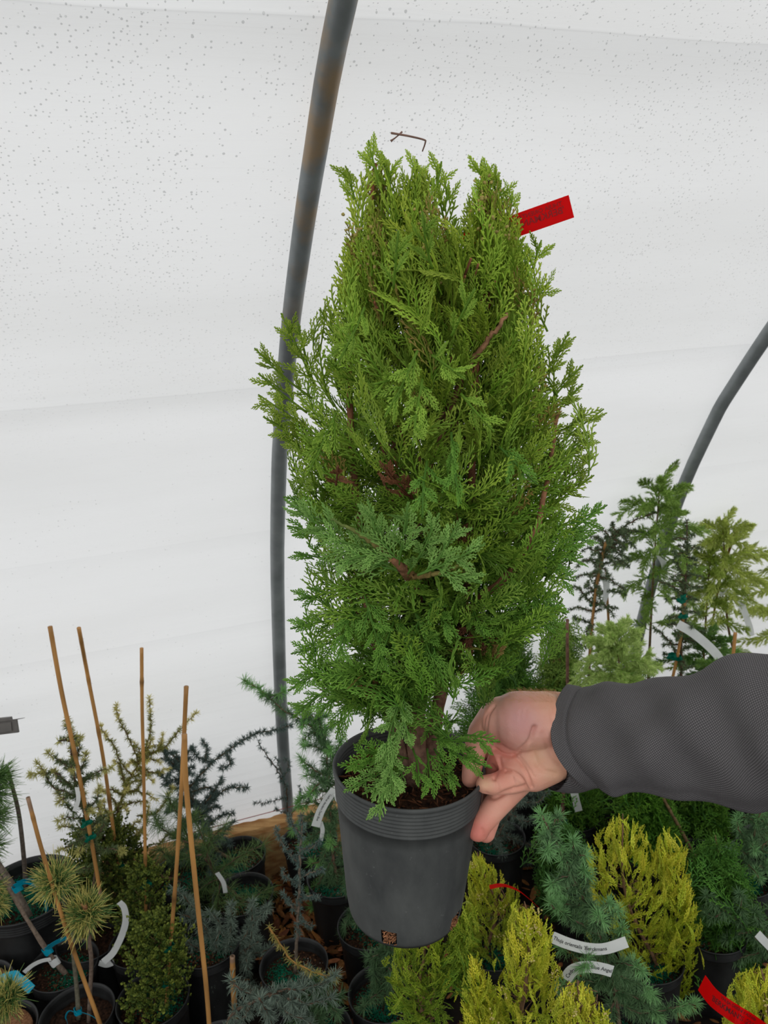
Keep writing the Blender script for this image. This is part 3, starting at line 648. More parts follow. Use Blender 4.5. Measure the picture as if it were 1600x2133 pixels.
def sp(b, tpx, db=0, dt=0, c=None, w=1.0, nrmdir=None, bend=.1, side=0, tpls=None, tk=1.0):
    """a bough: woody axis with flat sprays set along both sides"""
    B_, T_ = aty(b[0], b[1], Y0+db), aty(tpx[0], tpx[1], Y0+dt); ax = T_-B_; L = np.linalg.norm(ax); ax = ax/L; c = c or (G0l, G1l)
    nv = nrm(CAM-B_) if nrmdir is None else np.asarray(nrmdir, float); nv = nrm(nv+rng.normal(size=3)*.3); nv = nrm(nv-(nv@ax)*ax); sd = np.cross(ax, nv)
    cv = side*L; mid0 = (B_+T_)/2+sd*cv*.5+nv*L*.06; S = spline([B_, mid0, T_], 12)
    mb.tube(S, np.linspace(.0013, .0008, 12), np.array(c[0])*.9+lin(120, 100, 60)*.1, 5)
    n = max(3, int(L/.012)); wl = .42*w*L
    for i in range(n):
        f = .12+.8*i/n; q = S[int(f*11)]; s_ = 1 if i % 2 else -1; l = max(.022, min(.066, wl*(1.15-f)*rng.uniform(.8, 1.25)))
        tp = SPS[rng.integers(len(SPS))]; j = rng.uniform(.88, 1.12); d = nrm(ax*1+sd*s_*rng.uniform(.45, .85)+nv*rng.normal()*.22)
        put_spray(mb, tp, q, d, nrm(nv+rng.normal(size=3)*.28), l/tp[0][..., 1].max(), .15*rng.normal(), rng.normal()*.12, c[0]*j, c[1]*j, 4, tk, base=q)
    tp = SPS[rng.integers(len(SPS))]; l = min(.05, L*.5); put_spray(mb, tp, T_, nrm(ax+sd*side*.5), nv, l/tp[0][..., 1].max(), .05, 0, c[0], c[1], 4, tk)
mid_ = (G0t*.8, G1t*.75); lowb = (lin(88, 136, 52), lin(146, 188, 96))
for a in [((655, 800), (585, 652), 0, -.01), ((650, 830), (530, 725), 0, 0), ((640, 860), (538, 778), 0, .01), ((650, 900), (538, 822), 0, 0), ((650, 930), (548, 868), 0, 0), ((670, 960), (575, 905), 0, 0), ((640, 760), (620, 670), 0, .02),
          ((1110, 850), (1186, 690), 0, 0), ((1120, 870), (1215, 760), 0, 0), ((1110, 900), (1215, 800), 0, .01), ((1130, 960), (1258, 852), 0, .0), ((1120, 990), (1240, 900), 0, .01), ((1130, 1040), (1240, 950), 0, 0), ((1120, 1080), (1238, 990), 0, 0),
          ((1110, 1150), (1265, 1052), -.02, 0), ((1110, 1170), (1240, 1110), -.02, 0), ((1090, 1190), (1215, 1160), -.03, 0), ((1070, 1190), (1200, 1210), -.03, 0), ((1040, 1210), (1180, 1280), -.03, -.01), ((1020, 1230), (1110, 1330), -.03, 0), ((1060, 1215), (1160, 1330), -.03, 0),
          ((700, 1170), (612, 1150), 0, 0), ((710, 1230), (612, 1250), 0, 0), ((700, 1290), (605, 1310), 0, 0), ((710, 1330), (606, 1362), 0, 0), ((715, 1370), (600, 1440), 0, 0), ((720, 1400), (610, 1495), 0, 0), ((730, 1410), (655, 1500), 0, -.02), ((740, 1420), (700, 1540), 0, .02), ((690, 1060), (590, 1035), 0, 0), ((700, 1120), (598, 1095), 0, .01)]:
    sp(*a, c=mid_ if a[1][1] < 1000 else (G0l, G1l))
# the big fans in front
for a in [((850, 1200), (592, 1040), -.1, -.07, 1.1), ((830, 1175), (650, 1110), -.11, -.1, 1.2), ((825, 1180), (765, 1040), -.11, -.12, 1.3), ((830, 1180), (850, 1045), -.11, -.13, 1.2), ((850, 1195), (915, 1068), -.11, -.13, 1.1),
          ((870, 1198), (1012, 1132), -.12, -.13, 1.3), ((900, 1195), (1005, 1215), -.12, -.14, 1.1), ((790, 1150), (690, 1180), -.11, -.12, 1.1), ((900, 1190), (960, 1080), -.12, -.12, 1.0)]:
    sp(a[0], a[1], a[2], a[3], c=lowb, w=a[4])
for a in [((860, 1260), (930, 1440), -.06, -.08), ((880, 1240), (960, 1330), -.06, -.1), ((760, 1240), (800, 1390), -.06, -.08), ((740, 1260), (700, 1380), -.04, -.08), ((830, 1270), (780, 1400), -.05, -.09), ((900, 1300), (900, 1420), -.05, -.08), ((980, 1240), (1010, 1330), -.05, -.08),
          ((760, 640), (700, 760), -.08, -.1), ((870, 730), (800, 870), -.1, -.12), ((900, 740), (970, 790), -.1, -.13), ((880, 790), (860, 930), -.1, -.13), ((830, 780), (780, 800), -.1, -.13), ((960, 820), (1030, 900), -.09, -.11), ((940, 900), (960, 1050), -.09, -.11), ((1040, 930), (1120, 1010), -.08, -.09), ((890, 960), (880, 1080), -.09, -.12), ((700, 860), (640, 990), -.06, -.08), ((900, 560), (880, 440), -.08, -.1), ((940, 700), (990, 600), -.09, -.1), ((820, 600), (830, 480), -.09, -.11)]:
    sp(*a, c=((G0l+G0t)/2, (G1l+G1t)/2) if a[0][1] < 900 else (G0l, G1l))
for a in [((795, 400), (768, 292), -.01, 0), ((815, 400), (798, 322), 0, 0), ((860, 410), (868, 332), 0, 0), ((905, 410), (920, 336), 0, 0), ((925, 440), (936, 385), 0, 0), ((1008, 420), (1003, 334), 0, 0), ((1015, 420), (1022, 350), 0, 0), ((1035, 430), (1044, 375), 0, 0), ((740, 420), (722, 350), 0, 0), ((1060, 450), (1068, 400), 0, 0), ((1110, 560), (1128, 500), 0, 0), ((1110, 620), (1145, 590), 0, 0)]:
    sp(*a, c=(G0t, G1t), w=.6)
mb.build('foliage', M['leaf'], hero)
# hanging sprays over and inside the pot
mb = MB()
for a in [((845, 1440), (800, 1590), -.05, -.085, .75), ((832, 1470), (858, 1560), -.06, -.09, .8), ((822, 1500), (790, 1712), -.06, -.098, .72), ((815, 1560), (820, 1670), -.08, -.1, .8),
          ((850, 1600), (703, 1595), -.03, -.075, 1.2), ((830, 1590), (715, 1650), -.04, -.088, 1.3), ((845, 1600), (755, 1655), -.05, -.09, 1.2), ((850, 1580), (745, 1565), -.02, -.06, 1.0),
          ((890, 1560), (905, 1665), -.03, -.08, 1.5), ((905, 1560), (960, 1640), -.03, -.075, 1.4), ((900, 1540), (1042, 1545), -.03, -.07, .75), ((930, 1560), (1025, 1600), -.04, -.075, 1.1), ((915, 1540), (1000, 1590), -.03, -.06, 1.2), ((900, 1530), (960, 1500), 0, -.04, 1.1), ((880, 1500), (940, 1560), 0, -.05, 1.1), ((860, 1560), (872, 1640), -.04, -.08, 1.2)]:
    sp(a[0], a[1], a[2], a[3], c=lowb if a[0][0] < 850 else (G0l, G1l*1.05), w=a[4], side=rng.normal()*.1)
mb.build('hanging_foliage', M['leaf'], hero)
mb = MB(); br = (lin(110, 66, 46), lin(146, 96, 66))
for a in [((985, 1270), (925, 1320), 0, 0), ((990, 1290), (945, 1345), 0, -.02), ((1000, 1280), (960, 1350), -.02, -.03), ((1005, 1290), (1000, 1350), -.02, -.03), ((860, 1040), (790, 960), -.06, -.08), ((860, 1040), (850, 990), -.06, -.08), ((940, 1150), (975, 1090), -.05, -.06), ((790, 1450), (765, 1430), -.03, -.04), ((830, 1600), (735, 1575), -.03, -.05), ((700, 1010), (704, 970), -.08, -.1)]:
    sp(*a, c=br)
for a in [((1028, 1400), (1035, 1325), -.04, -.03), ((1020, 1390), (1022, 1350), -.04, -.03)]: sp(*a, c=(lin(150, 110, 60), lin(190, 160, 100)), w=.5)
mb.build('dead_foliage', M['leaf'], hero)
mb = MB(); n = 0
cl_ = [(885, 470), (890, 510), (900, 540), (1010, 440), (1030, 470), (1060, 500), (1005, 410), (745, 480), (760, 490), (870, 450), (1020, 380), (770, 550)]
P = []
for (x, y) in cl_:
    for _ in range(9): P.append(aty(x+rng.normal()*16, y+rng.normal()*16, Y0-(.018 if y < 430 else .045)+rng.normal()*.006))
P = np.array(P); d = rv(len(P)); s = rng.uniform(.0010, .0019, (len(P), 1))
mb.tubes(np.stack([P-d*s, P-d*s*.3, P+d*s*.5, P+d*s*1.2], 1), np.concatenate([s*.3, s*.9, s*.8, s*.15], 1), lin(186, 170, 96)*rng.uniform(.7, 1.1, (len(P), 1)), None, 5)
tag(mb.build('seed_cones', M['leaf'], hero), 'small tan seed cones among the upper sprays', kind='stuff')
A, Bq = aty(965, 508, Y0+.02), aty(1190.5, 429.5, Y0)
wd = aty(1196, 453, Y0)-aty(1185, 406, Y0); wid = float(np.linalg.norm(wd)); wd = wd/wid
ribbon(hero, [A, (A+Bq)/2+np.array([0, .002, 0]), Bq], wid, -wd, 'red', 'name_tag', label='red plastic name tag sticking out at the upper right',
       lines=[('THUJA ORIENTALIS', wid*.27, wid*.26, .70), ("'BERKMAN'S GOLD'", wid*.42, -wid*.04, .58)], tm='darkred', mirror=True, tside=1, flip=False)

# ------------------------------------------------------------------ the person: bare hand and sleeved forearm
def capsule(mb, p0, p1, r0, r1, flat=1, n=None):
    K = 12; f = np.linspace(0, 1, K); P = [p0+(p1-p0)*x for x in f]; R = list(r0+(r1-r0)*f)
    d = nrm(p1-p0); th = np.linspace(-math.pi/2, 0, 6)[:-1]
    P = [p0+d*r0*math.sin(t) for t in th]+P+[p1+d*r1*math.sin(-t) for t in th[::-1]]; R = [max(1e-5, r0*math.cos(t)) for t in th]+R+[max(1e-5, r1*math.cos(t)) for t in th[::-1]]
    mb.tube(P, R, None, 20, flat, n, closed=True)
def chain(mb, pts):     # (x, y, depth, r_px)
    q = [(at(x, y, TT+d), r*(TT+d)/FPX) for x, y, d, r in pts]
    for (a, ra), (b, rb) in zip(q[:-1], q[1:]): capsule(mb, a, b, ra, rb)
mb = MB()
# forearm + wrist: wide across (seen palm on), thinner in depth
def limb(mb, secs, sides=40):
    P = spline([at(x, y, TT+d) for x, y, d, *_ in secs], 40); Ra = spline([(s[3]*(TT+s[2])/FPX, s[4], 0) for s in secs], 40)
    T = nrm(np.gradient(P, axis=0)); dv = nrm(CAM-P); vert = nrm(np.cross(dv, T)); dv = np.cross(T, vert); a = np.arange(sides)*2*math.pi/sides; V = []
    V.append(np.broadcast_to(P[0], (sides, 3)))
    for i in range(40): V.append(P[i]+np.cos(a)[:, None]*vert[i]*Ra[i, 0]+np.sin(a)[:, None]*dv[i]*Ra[i, 1])
    V.append(np.broadcast_to(P[-1], (sides, 3))); V = np.array(V); K = len(V); i = np.arange(K-1)[:, None]; j = np.arange(sides)[None]; j2 = (j+1) % sides
    mb.add(V, np.stack(np.broadcast_arrays(i*sides+j, i*sides+j2, (i+1)*sides+j2, (i+1)*sides+j), -1))
limb(mb, [(1030, 1560, -.012, 62, .013), (1075, 1545, -.02, 84, .018), (1120, 1535, -.026, 92, .021), (1165, 1530, -.03, 88, .023), (1215, 1530, -.04, 80, .024), (1330, 1532, -.07, 76, .027), (1600, 1532, -.15, 98, .038), (1900, 1540, -.24, 120, .042), (2100, 1640, -.33, 110, .035)])
# thenar mound and thumb: over the rim, inside the pot
chain(mb, [(1135, 1500, -.035, 58), (1085, 1502, -.036, 62), (1050, 1500, -.026, 50)])
chain(mb, [(1075, 1480, -.03, 40), (1030, 1496, -.02, 35), (1004, 1525, -.010, 29), (990, 1560, -.008, 24), (985, 1592, -.010, 22), (980, 1622, -.012, 19)])
# hypothenar
chain(mb, [(1150, 1590, -.035, 40), (1110, 1606, -.032, 42), (1075, 1600, -.026, 34)])
# little finger: tip pressed on the rim
chain(mb, [(1105, 1612, -.028, 32), (1062, 1627, -.030, 27), (1028, 1634, -.032, 22), (1010, 1634, -.033, 19)])
# ring finger: down along the pot wall
chain(mb, [(1100, 1605, -.018, 32), (1058, 1650, -.012, 29), (1030, 1682, -.014, 27), (1003, 1716, -.018, 24), (996, 1730, -.018, 23)])
# middle and index fingers go behind the pot
chain(mb, [(1075, 1580, -.004, 34), (1042, 1612, .014, 29), (1030, 1665, .022, 26), (1014, 1722, .016, 22), (1012, 1735, .014, 20)])
chain(mb, [(1070, 1552, -.012, 34), (1045, 1580, -.002, 28), (1030, 1604, .006, 22)])
chain(mb, [(1055, 1540, .006, 34), (1030, 1570, .032, 29), (1018, 1620, .052, 25), (1002, 1668, .062, 22)])
me = mb.mesh('raw_hand', M['skin']); tmp = bpy.data.objects.new('raw_hand', me); scn.collection.objects.link(tmp)
rm = tmp.modifiers.new('r', 'REMESH'); rm.mode = 'VOXEL'; rm.voxel_size = .0014; rm.use_smooth_shade = True
sm_ = tmp.modifiers.new('s', 'SMOOTH'); sm_.factor = .6; sm_.iterations = 12
dg = bpy.context.evaluated_depsgraph_get(); dg.update(); me2 = bpy.data.meshes.new_from_object(tmp.evaluated_get(dg)); bpy.data.objects.remove(tmp); bpy.data.meshes.remove(me)
n = len(me2.vertices); co = np.empty(n*3); me2.vertices.foreach_get('co', co); co = co.reshape(-1, 3); no = np.empty(n*3); me2.vertices.foreach_get('normal', no); no = no.reshape(-1, 3)
rel = co-CAM; dt_ = rel@FW; PX = 800+FPX*(rel@RT)/dt_; PY = 1066.5-FPX*(rel@UP)/dt_
front = np.clip(-(no*nrm(rel)).sum(1)*2, 0, 1)
def groove(line, depth, wpx):
    d = np.full(n, 1e9)
    L = spline([(a, b, 0) for a, b in line], 16)[:, :2]
    for a, b in zip(L[:-1], L[1:]):
        ab = b-a; t = np.clip(((PX-a[0])*ab[0]+(PY-a[1])*ab[1])/(ab@ab), 0, 1); d = np.minimum(d, np.hypot(PX-a[0]-t*ab[0], PY-a[1]-t*ab[1]))
    return depth*np.exp(-(d/wpx)**2)*front
dsp = np.zeros(n)
for ln, dp, w_ in [([(1030, 1470), (1018, 1490), (1012, 1525)], .0022, 2.6), ([(1023, 1474), (1010, 1496), (1007, 1524)], .0016, 2.4), ([(1004, 1500), (1002, 1524)], .0008, 2), ([(1030, 1560), (1046, 1571), (1066, 1574), (1084, 1564), (1104, 1544), (1114, 1516)], .0040, 4.5),
                   ([(1068, 1574), (1084, 1588), (1098, 1612), (1108, 1640)], .0030, 3.5), ([(1082, 1576), (1098, 1596), (1112, 1618)], .0014, 3), ([(1052, 1606), (1070, 1609), (1086, 1622), (1098, 1644)], .0026, 3.5), ([(1115, 1515), (1110, 1560), (1125, 1600), (1155, 1612)], .0016, 6),
                   ([(1040, 1580), (1044, 1600), (1060, 1606)], .0020, 4), ([(1025, 1595), (1035, 1606), (1030, 1622)], .0018, 4), ([(1028, 1620), (1036, 1632), (1038, 1648)], .0014, 2.4), ([(1068, 1618), (1072, 1634), (1070, 1648)], .0010, 2.2), ([(1124, 1500), (1142, 1525), (1160, 1545)], .0007, 2.5), ([(1085, 1480), (1083, 1500)], .0006, 2.5), ([(1096, 1478), (1094, 1498)], .0006, 2.5), ([(1130, 1530), (1150, 1575), (1168, 1590)], .0010, 4), ([(1145, 1460), (1155, 1520), (1170, 1570)], .0007, 4),
                   ([(1012, 1655), (1030, 1662), (1060, 1648), (1090, 1640)], .0024, 5), ([(1010, 1745), (1004, 1728)], .0012, 4)]: dsp += groove(ln, dp, w_)
co -= no*dsp[:, None]; me2.vertices.foreach_set('co', co.ravel())
base = lin(230, 170, 148); pale = lin(226, 186, 162); pink = lin(218, 124, 112); ruddy = lin(210, 146, 132)
def blob(x, y, r): return np.exp(-(((PX-x)**2+(PY-y)**2)/r**2))[:, None]
C = np.broadcast_to(base, (n, 3)).copy()
for (x, y, r, c, a) in [(990, 1735, 38, pink, .85), (1085, 1500, 55, lin(186, 140, 142), .75), (1040, 1570, 30, pink, .6), (1012, 1632, 16, lin(226, 184, 148), .9), (1035, 1610, 22, pink, .5), (1120, 1575, 24, lin(214, 176, 140), .6), (1160, 1610, 34, lin(212, 170, 136), .7), (1150, 1445, 45, lin(206, 158, 124), .8), (985, 1600, 30, ruddy, .4)]:
    wq = blob(x, y, r)*a; C = C*(1-wq)+c*wq
ca = me2.color_attributes.new('Col', 'FLOAT_COLOR', 'POINT'); ca.data.foreach_set('color', np.concatenate([C, np.ones((n, 1))], 1).astype(np.float32).ravel())
me2.materials.clear(); me2.materials.append(M['skin']); me2.polygons.foreach_set('use_smooth', np.ones(len(me2.polygons), bool)); me2.update()
person = link('person', me2); tag(person, 'person reaching in from the right, bare hand gripping the pot rim, charcoal knit sleeve', 'person')
# fine arm hair
mb = MB(); sel = np.where((PX > 1060) & (PX < 1165) & (no@UP > .75) & (PY < 1500))[0]
if len(sel):
    k = rng.choice(sel, 300); p = co[k]; d = nrm(no[k]*.6-RT*.9+rng.normal(size=(300, 3))*.35); L = rng.uniform(.004, .009, (300, 1))
    mb.tubes(np.stack([p, p+d*L*.6, p+d*L+no[k]*L*-.15], 1), np.tile([[.00008, .00006, .00003]], (300, 1)), None, None, 3)
    tag(mb.build('arm_hair', M['hair'], person), 'fine gingery hair along the wrist', kind='stuff')
# sleeve
secs = [(1158, 1530, -.03, 101, .040), (1166, 1531, -.031, 104, .041), (1215, 1532, -.042, 103, .042), (1300, 1534, -.065, 108, .045), (1400, 1536, -.092, 118, .049), (1500, 1536, -.12, 128, .053), (1600, 1534, -.148, 148, .058), (1750, 1540, -.195, 168, .062), (1950, 1570, -.26, 200, .068), (2200, 1700, -.38, 235, .075), (2290, 1760, -.42, 150, .045)]
K = 130; sides = 96
P = spline([at(x, y, TT+d) for x, y, d, *_ in secs], K); Ra = spline([(s[3]*(TT+s[2])/FPX, s[4], 0) for s in secs], K)
T = nrm(np.gradient(P, axis=0)); dv = nrm(CAM-P); vert = nrm(np.cross(dv, T)); dv = np.cross(T, vert); vs = np.where(vert@UP > 0, 1, -1)[:, None]; vert = vert*vs
a = np.arange(sides)*2*math.pi/sides; Lr = np.concatenate([[0], np.cumsum(np.linalg.norm(np.diff(P, axis=0), axis=1))])
cuff = 22*(TT-.03)/FPX
def ring(i, inset=0, hem=True):
    V = []
    for k in range(sides):
        ca_, sa_ = math.cos(a[k]), math.sin(a[k]); s = Lr[i]
        # slanted cuff: lower edge sits further up the arm
        sl = max(0, 1-s/.08)*(.034*max(0, -ca_)**2+.012*max(0, ca_)**2)
        wr = .0022*math.sin(s*95+ca_*3.2-sa_*1.5)*min(1, s/.05)+.0022*math.sin(s*52-ca_*4+1.2)*min(1, s/.05)+.0022*noise.noise((s*30, ca_*2, sa_*2))*min(1, s/.05)
        wr += .0006*math.exp(-((s-.0225)/.0018)**2)*-3 if inset == 0 else 0       # stitched hem line
        up_ = .012*math.exp(-((s-.19)/.05)**2)*max(0, ca_)
        lo = .0035*math.exp(-((sa_-.25)/.12)**2)*(1 if ca_ < 0 else 0)*min(1, s/.03)
        rr_ = 1+0*s
        V.append(P[i]+T[i]*sl+(vert[i]*ca_*(Ra[i, 0]+wr+up_-inset)+dv[i]*sa_*(Ra[i, 1]+wr*1.3-inset)+nrm(vert[i]*ca_+dv[i]*sa_)*lo))
    return V
rings = [ring(10, .005), ring(5, .004), ring(1, .003), ring(0, .0016)]+[ring(i) for i in range(K)]+[[P[-1]]*sides]
V = np.array(rings); LL = np.concatenate([[-.02, -.01, -.003, -.001], Lr, [Lr[-1]]])
C = np.stack(np.broadcast_arrays(LL[:, None]+1, (a*.055)[None], 0*LL[:, None]), -1)
mb = MB(); KK = len(V); i = np.arange(KK-1)[:, None]; j = np.arange(sides)[None]; j2 = (j+1) % sides
mb.add(V.reshape(-1, 3), np.stack(np.broadcast_arrays(i*sides+j, i*sides+j2, (i+1)*sides+j2, (i+1)*sides+j), -1), C.reshape(-1, 3))
mb.build('sleeve', M['knit'], person)
# ------------------------------------------------------------------ loose bark on the ground
mb = MB(); n = 2600
p = np.array([wall(s, q, 0) for s, q in zip(rng.uniform(-1.0, 2.2, n), -rng.uniform(.06, 1.3, n)**1.0)]); p[:, 2] = rng.uniform(.004, .022, n)
k = 900; p[:k] = np.array([wall(s, q, 0) for s, q in zip(rng.uniform(-.18, .12, k), -rng.uniform(.06, .55, k))]); p[:k, 2] = rng.uniform(.01, .05, k)
d = nrm(rv(n)*[1, 1, .35]); L = rng.uniform(.008, .024, (n, 1)); wdt = rng.uniform(.004, .010, (n, 1))
mb.tubes(np.stack([p-d*L, p-d*L*.4, p+d*L*.5, p+d*L], 1), np.concatenate([wdt*.35, wdt, wdt*.9, wdt*.3], 1), lin(138, 92, 56)*rng.uniform(.35, 1.25, (n, 1))*rng.uniform([1, .85, .7], [1, 1.1, 1.2], (n, 3)), nrm(rng.normal(size=(n, 3))*.4+[0, 0, 1]), 5, .22)
tag(mb.build('ground_bark', M['chip'], smooth=False), 'brown bark mulch on the ground between the black pots', 'bark mulch', kind='stuff')

BLUE0, BLUE1 = lin(78, 96, 84), lin(146, 164, 146)
BG0, BG1 = lin(62, 96, 60), lin(122, 160, 108)
TEAL = lin(134, 186, 118)
GOLD0, GOLD1 = lin(176, 190, 26), lin(246, 244, 92)
GG0, GG1 = lin(126, 158, 28), lin(208, 218, 64)
bk = lin(96, 78, 64); bk2 = lin(128, 98, 74)

def keep_in(x, y, Y, m=.035):      # a plant leaning on the film grows along it
    for _ in range(40):
        q = aty(x, y, Y)
        if (q-WB)@WN < np.interp(q[2], HZ, HN)-m: return q
        Y -= .02
    return q
def upx(Y, pts): return [keep_in(p[0], p[1], Y+(p[2] if len(p) > 2 else 0)) for p in pts]
def end(e, W, N, nn='needles'):
    W.build('branches', M['bark'], e); N.build(nn, M['needle'], e)
def auto(W, N, path, nb, length, up=.3, f0=.15, f1=.95, taper=.7, droop=.2, sub=0, **kw):
    P = spline(path, 40); T = nrm(np.gradient(P, axis=0)); ga = rng.uniform(0, 6)
    for i in range(nb):
        f = f0+(f1-f0)*(i+rng.random()*.6)/nb; k = int(f*39); t = T[k]; ga += 2.4
        x = nrm(np.cross(t, [.2, 1, .1])); y = np.cross(t, x); o = x*math.cos(ga)+y*math.sin(ga)
        L = length*(1-taper*f)*rng.uniform(.7, 1.15); d = nrm(o+t*up)
        q = [P[k], P[k]+d*L*.5+np.array([0, 0, .02*L]), P[k]+d*L+np.array([0, 0, -droop*L])]
        needle_branch(W, N, q, .0022, .0009, k=12, **kw)
        for _ in range(sub):
            b = q[0]+(q[2]-q[0])*rng.uniform(.3, .8); d2 = nrm(d+rv(1)[0]*.9); l2 = L*.4
            needle_branch(W, N, [b, b+d2*l2*.5, b+d2*l2+np.array([0, 0, -droop*l2])], .0014, .0007, k=8, **kw)
CE = 'potted conifers crowding the greenhouse floor'
def ded(base): print('POT', [round(float(x), 3) for x in base[:2]], 'n', round(float((np.asarray(base)-WB)@WN), 2)) if 0 else None
SITES = []; DBG = False
def site(label, cat, base, kind=1, green=True, name='potted_conifer'):
    r = POTS[kind][2]; b = np.array([base[0], base[1], 0.]); nn = (b-WB)@WN
    if nn > -r-.05: b = b-WN*(nn+r+.05)
    for _ in range(60):                              # neighbours stand against each other, never inside
        for (c, rc) in SITES:
            d = b[:2]-c[:2]; L = np.hypot(*d); need = (r+rc)*1.02
            if L < need: b[:2] += d/(L+1e-6)*(need-L)*.7
        nn = (b-WB)@WN
        if nn > -r-.05: b = b-WN*(nn+r+.05)
    if DBG: d_ = lambda P: (lambda t: (round(800+1600*float((P-CAM)@RT)/t), round(1066.5-1600*float((P-CAM)@UP)/t)))(float((P-CAM)@FW)); print('SITE', d_(np.array([base[0], base[1], .2])), d_(b+[0, 0, .2]), label[:50])
    SITES.append((b, r)); e = potted(name, label, cat, b, kind, green, rng.uniform(0, 6), CE); e['_'] = 0; del e['_']
    return e, b

# ---------- left side -------------------------------------------------------------
def tuft(W, N, c, axis, R, n, c0, c1, tipc, nr=.00078):
    d = nrm(nrm(axis)*.55+rv(n)*1.0); d = d[(d@nrm(axis)) > -.25]; n = len(d)
    p = np.asarray(c)+rng.normal(size=(n, 3))*R*.12; l = R*rng.uniform(.6, 1.05, (n, 1)); s = rv(n)*.12
    e1 = p+d*l*.5; e2 = p+nrm(d+s)*l*.97
    yel = rng.random((n, 1)) < .6; t = np.where(yel, tipc, c1)
    N.tubes(np.stack([p, e1, e2], 1), np.tile([[nr, nr*1.1, nr*.35]], (n, 1)), np.stack([np.broadcast_to(c0, (n, 3)), c0*.5+t*.5, t], 1), None, 3)
PN0, PN1, PNT = lin(60, 104, 56), lin(112, 146, 76), lin(236, 220, 126)

e = thing('grafted_pine', 'grafted pine with blue tape in the largest black pot, left edge', 'potted plant', [*atz(55, 1850, .29)[:2], 0], CE)
b = atz(55, 1850, .29); b = np.array([b[0], b[1], 0]); nn = (b-WB)@WN; b = b-WN*max(0, nn+.15); e.location = b; SITES.append((b, .13))
link('pot', pot_mesh(.128, .29, .84), e, (0, 0, 0)); link('soil', soil_mesh(.128, .245), e, (0, 0, 0))
g_ = MB(); granules(g_, (0, 0, .25), .12, 3600, lin(0, 92, 66), size=.0018, blobs=7); tag(g_.build('fertilizer_granules', M['granule'], e, loc=(0, 0, 0)), kind='stuff')
W, N = MB(), MB(); Yb = b[1]
W.tube(spline(upx(Yb, [(54, 1846), (50, 1790), (40, 1700), (26, 1640), (14, 1597)]), 24), np.linspace(.0062, .0042, 24), lin(98, 88, 80), 9)
W.tube(spline(upx(Yb, [(66, 1916, -.05), (30, 1850, -.06), (-10, 1790, -.06), (-60, 1700, -.05)]), 24), np.linspace(.008, .0065, 24), lin(120, 108, 96), 9)
for (x, y, ax, R) in [(-6, 1618, (1, 0, .3), .055), (-18, 1650, (1, -.2, -.3), .07), (-22, 1700, (1, -.3, -.2), .07), (-25, 1760, (1, -.2, .1), .06), (-10, 1870, (1, -.5, 0), .045), (-30, 1820, (1, 0, 0), .05)]:
    tuft(W, N, aty(x, y, Yb-.04), np.array(ax), R, 260, PN0*.8, PN1, PN1*1.2)
end(e, W, N); tape(e, aty(36, 1850, Yb-.07), aty(20, 1820, Yb-.06)-aty(36, 1850, Yb-.06), .010, .014, 'cyan', 'blue_tape', False)
q = upx(Yb-.08, [(30, 1846), (52, 1838), (76, 1848), (92, 1872), (98, 1900)]); ribbon(e, q, .014, np.array([0, -.3, 1]), 'cyan', 'blue_tape')
q = upx(Yb-.08, [(36, 1838), (60, 1832), (80, 1838)]); ribbon(e, q, .012, np.array([0, -.6, 1]), 'cyan', 'blue_tape')

e, b = site('short grafted stem with wrapped white tag and blue tape in a black pot, left edge', 'potted plant', atz(130, 2005, .2), 1, True, 'grafted_pine'); Yb = b[1]
W, N = MB(), MB(); W.tube(spline(upx(Yb, [(142, 2034, 0), (112, 2000), (86, 1962), (50, 1905), (10, 1840), (-40, 1790)]), 26), np.linspace(.0062, .0038, 26)*(1+.12*np.sin(np.linspace(0, 20, 26))), lin(128, 112, 98), 9)
for (x, y) in [(-8, 1880), (-20, 1850)]: tuft(W, N, aty(x, y, Yb-.02), np.array([1, -.3, -.1]), .045, 160, PN0, PN1, PNT)
end(e, W, N); tape(e, aty(99, 1980, Yb), aty(86, 1962, Yb)-aty(110, 1997, Yb), .009, .016, 'cyan', 'blue_tape', False)
ribbon(e, upx(Yb-.02, [(96, 1978), (112, 1966), (132, 1956), (150, 1952)]), .017, np.array([.2, -.5, 1]), 'cyan', 'blue_tape')
tape(e, aty(113, 2003, Yb), aty(86, 1962, Yb)-aty(110, 1997, Yb), .0095, .018, 'white', 'name_tag', False)
ribbon(e, upx(Yb-.015, [(106, 1998), (86, 2002), (66, 2012), (50, 2026)]), .010, [aty(0, 1990, Yb)-aty(0, 2000, Yb), aty(2, 1995, Yb)-aty(0, 2000, Yb)], 'white', 'name_tag')

e, b = site('grafted pine with yellow tipped needle tufts and a leaning bamboo cane, bottom left', 'potted plant', atz(160, 2108, .2), 1, False, 'grafted_pine'); Yb = b[1]
W, N = MB(), MB()
W.tube(spline(upx(Yb, [(164, 2122), (160, 2060), (153, 1990), (150, 1940), (130, 1860, -.01)]), 22), np.linspace(.0052, .0036, 22), lin(104, 100, 84), 9)
W.tube(spline(upx(Yb, [(184, 2140), (188, 2060), (190, 2000), (184, 1950), (178, 1905)]), 22), np.linspace(.0045, .0045, 22), lin(112, 96, 84), 9)
for (x, y, ax, R, n_) in [(178, 1902, (.3, -.5, .9), .062, 420), (176, 1912, (-.8, -.5, .2), .06, 200), (185, 1895, (.8, -.3, .5), .05, 160), (118, 1836, (.2, -.5, .9), .062, 360), (112, 1842, (-.9, -.3, .1), .055, 170)]:
    tuft(W, N, aty(x, y, Yb-.03), np.array(ax), R, n_, PN0, PN1, PNT)
for i in range(7): W.tube(spline([aty(176+rng.normal()*3, 1895+rng.normal()*3, Yb-.04), aty(176+rng.normal()*5, 1886+rng.normal()*4, Yb-.05)], 5), np.array([.0025, .0035, .0035, .0028, .001]), lin(150, 108, 76), 6)
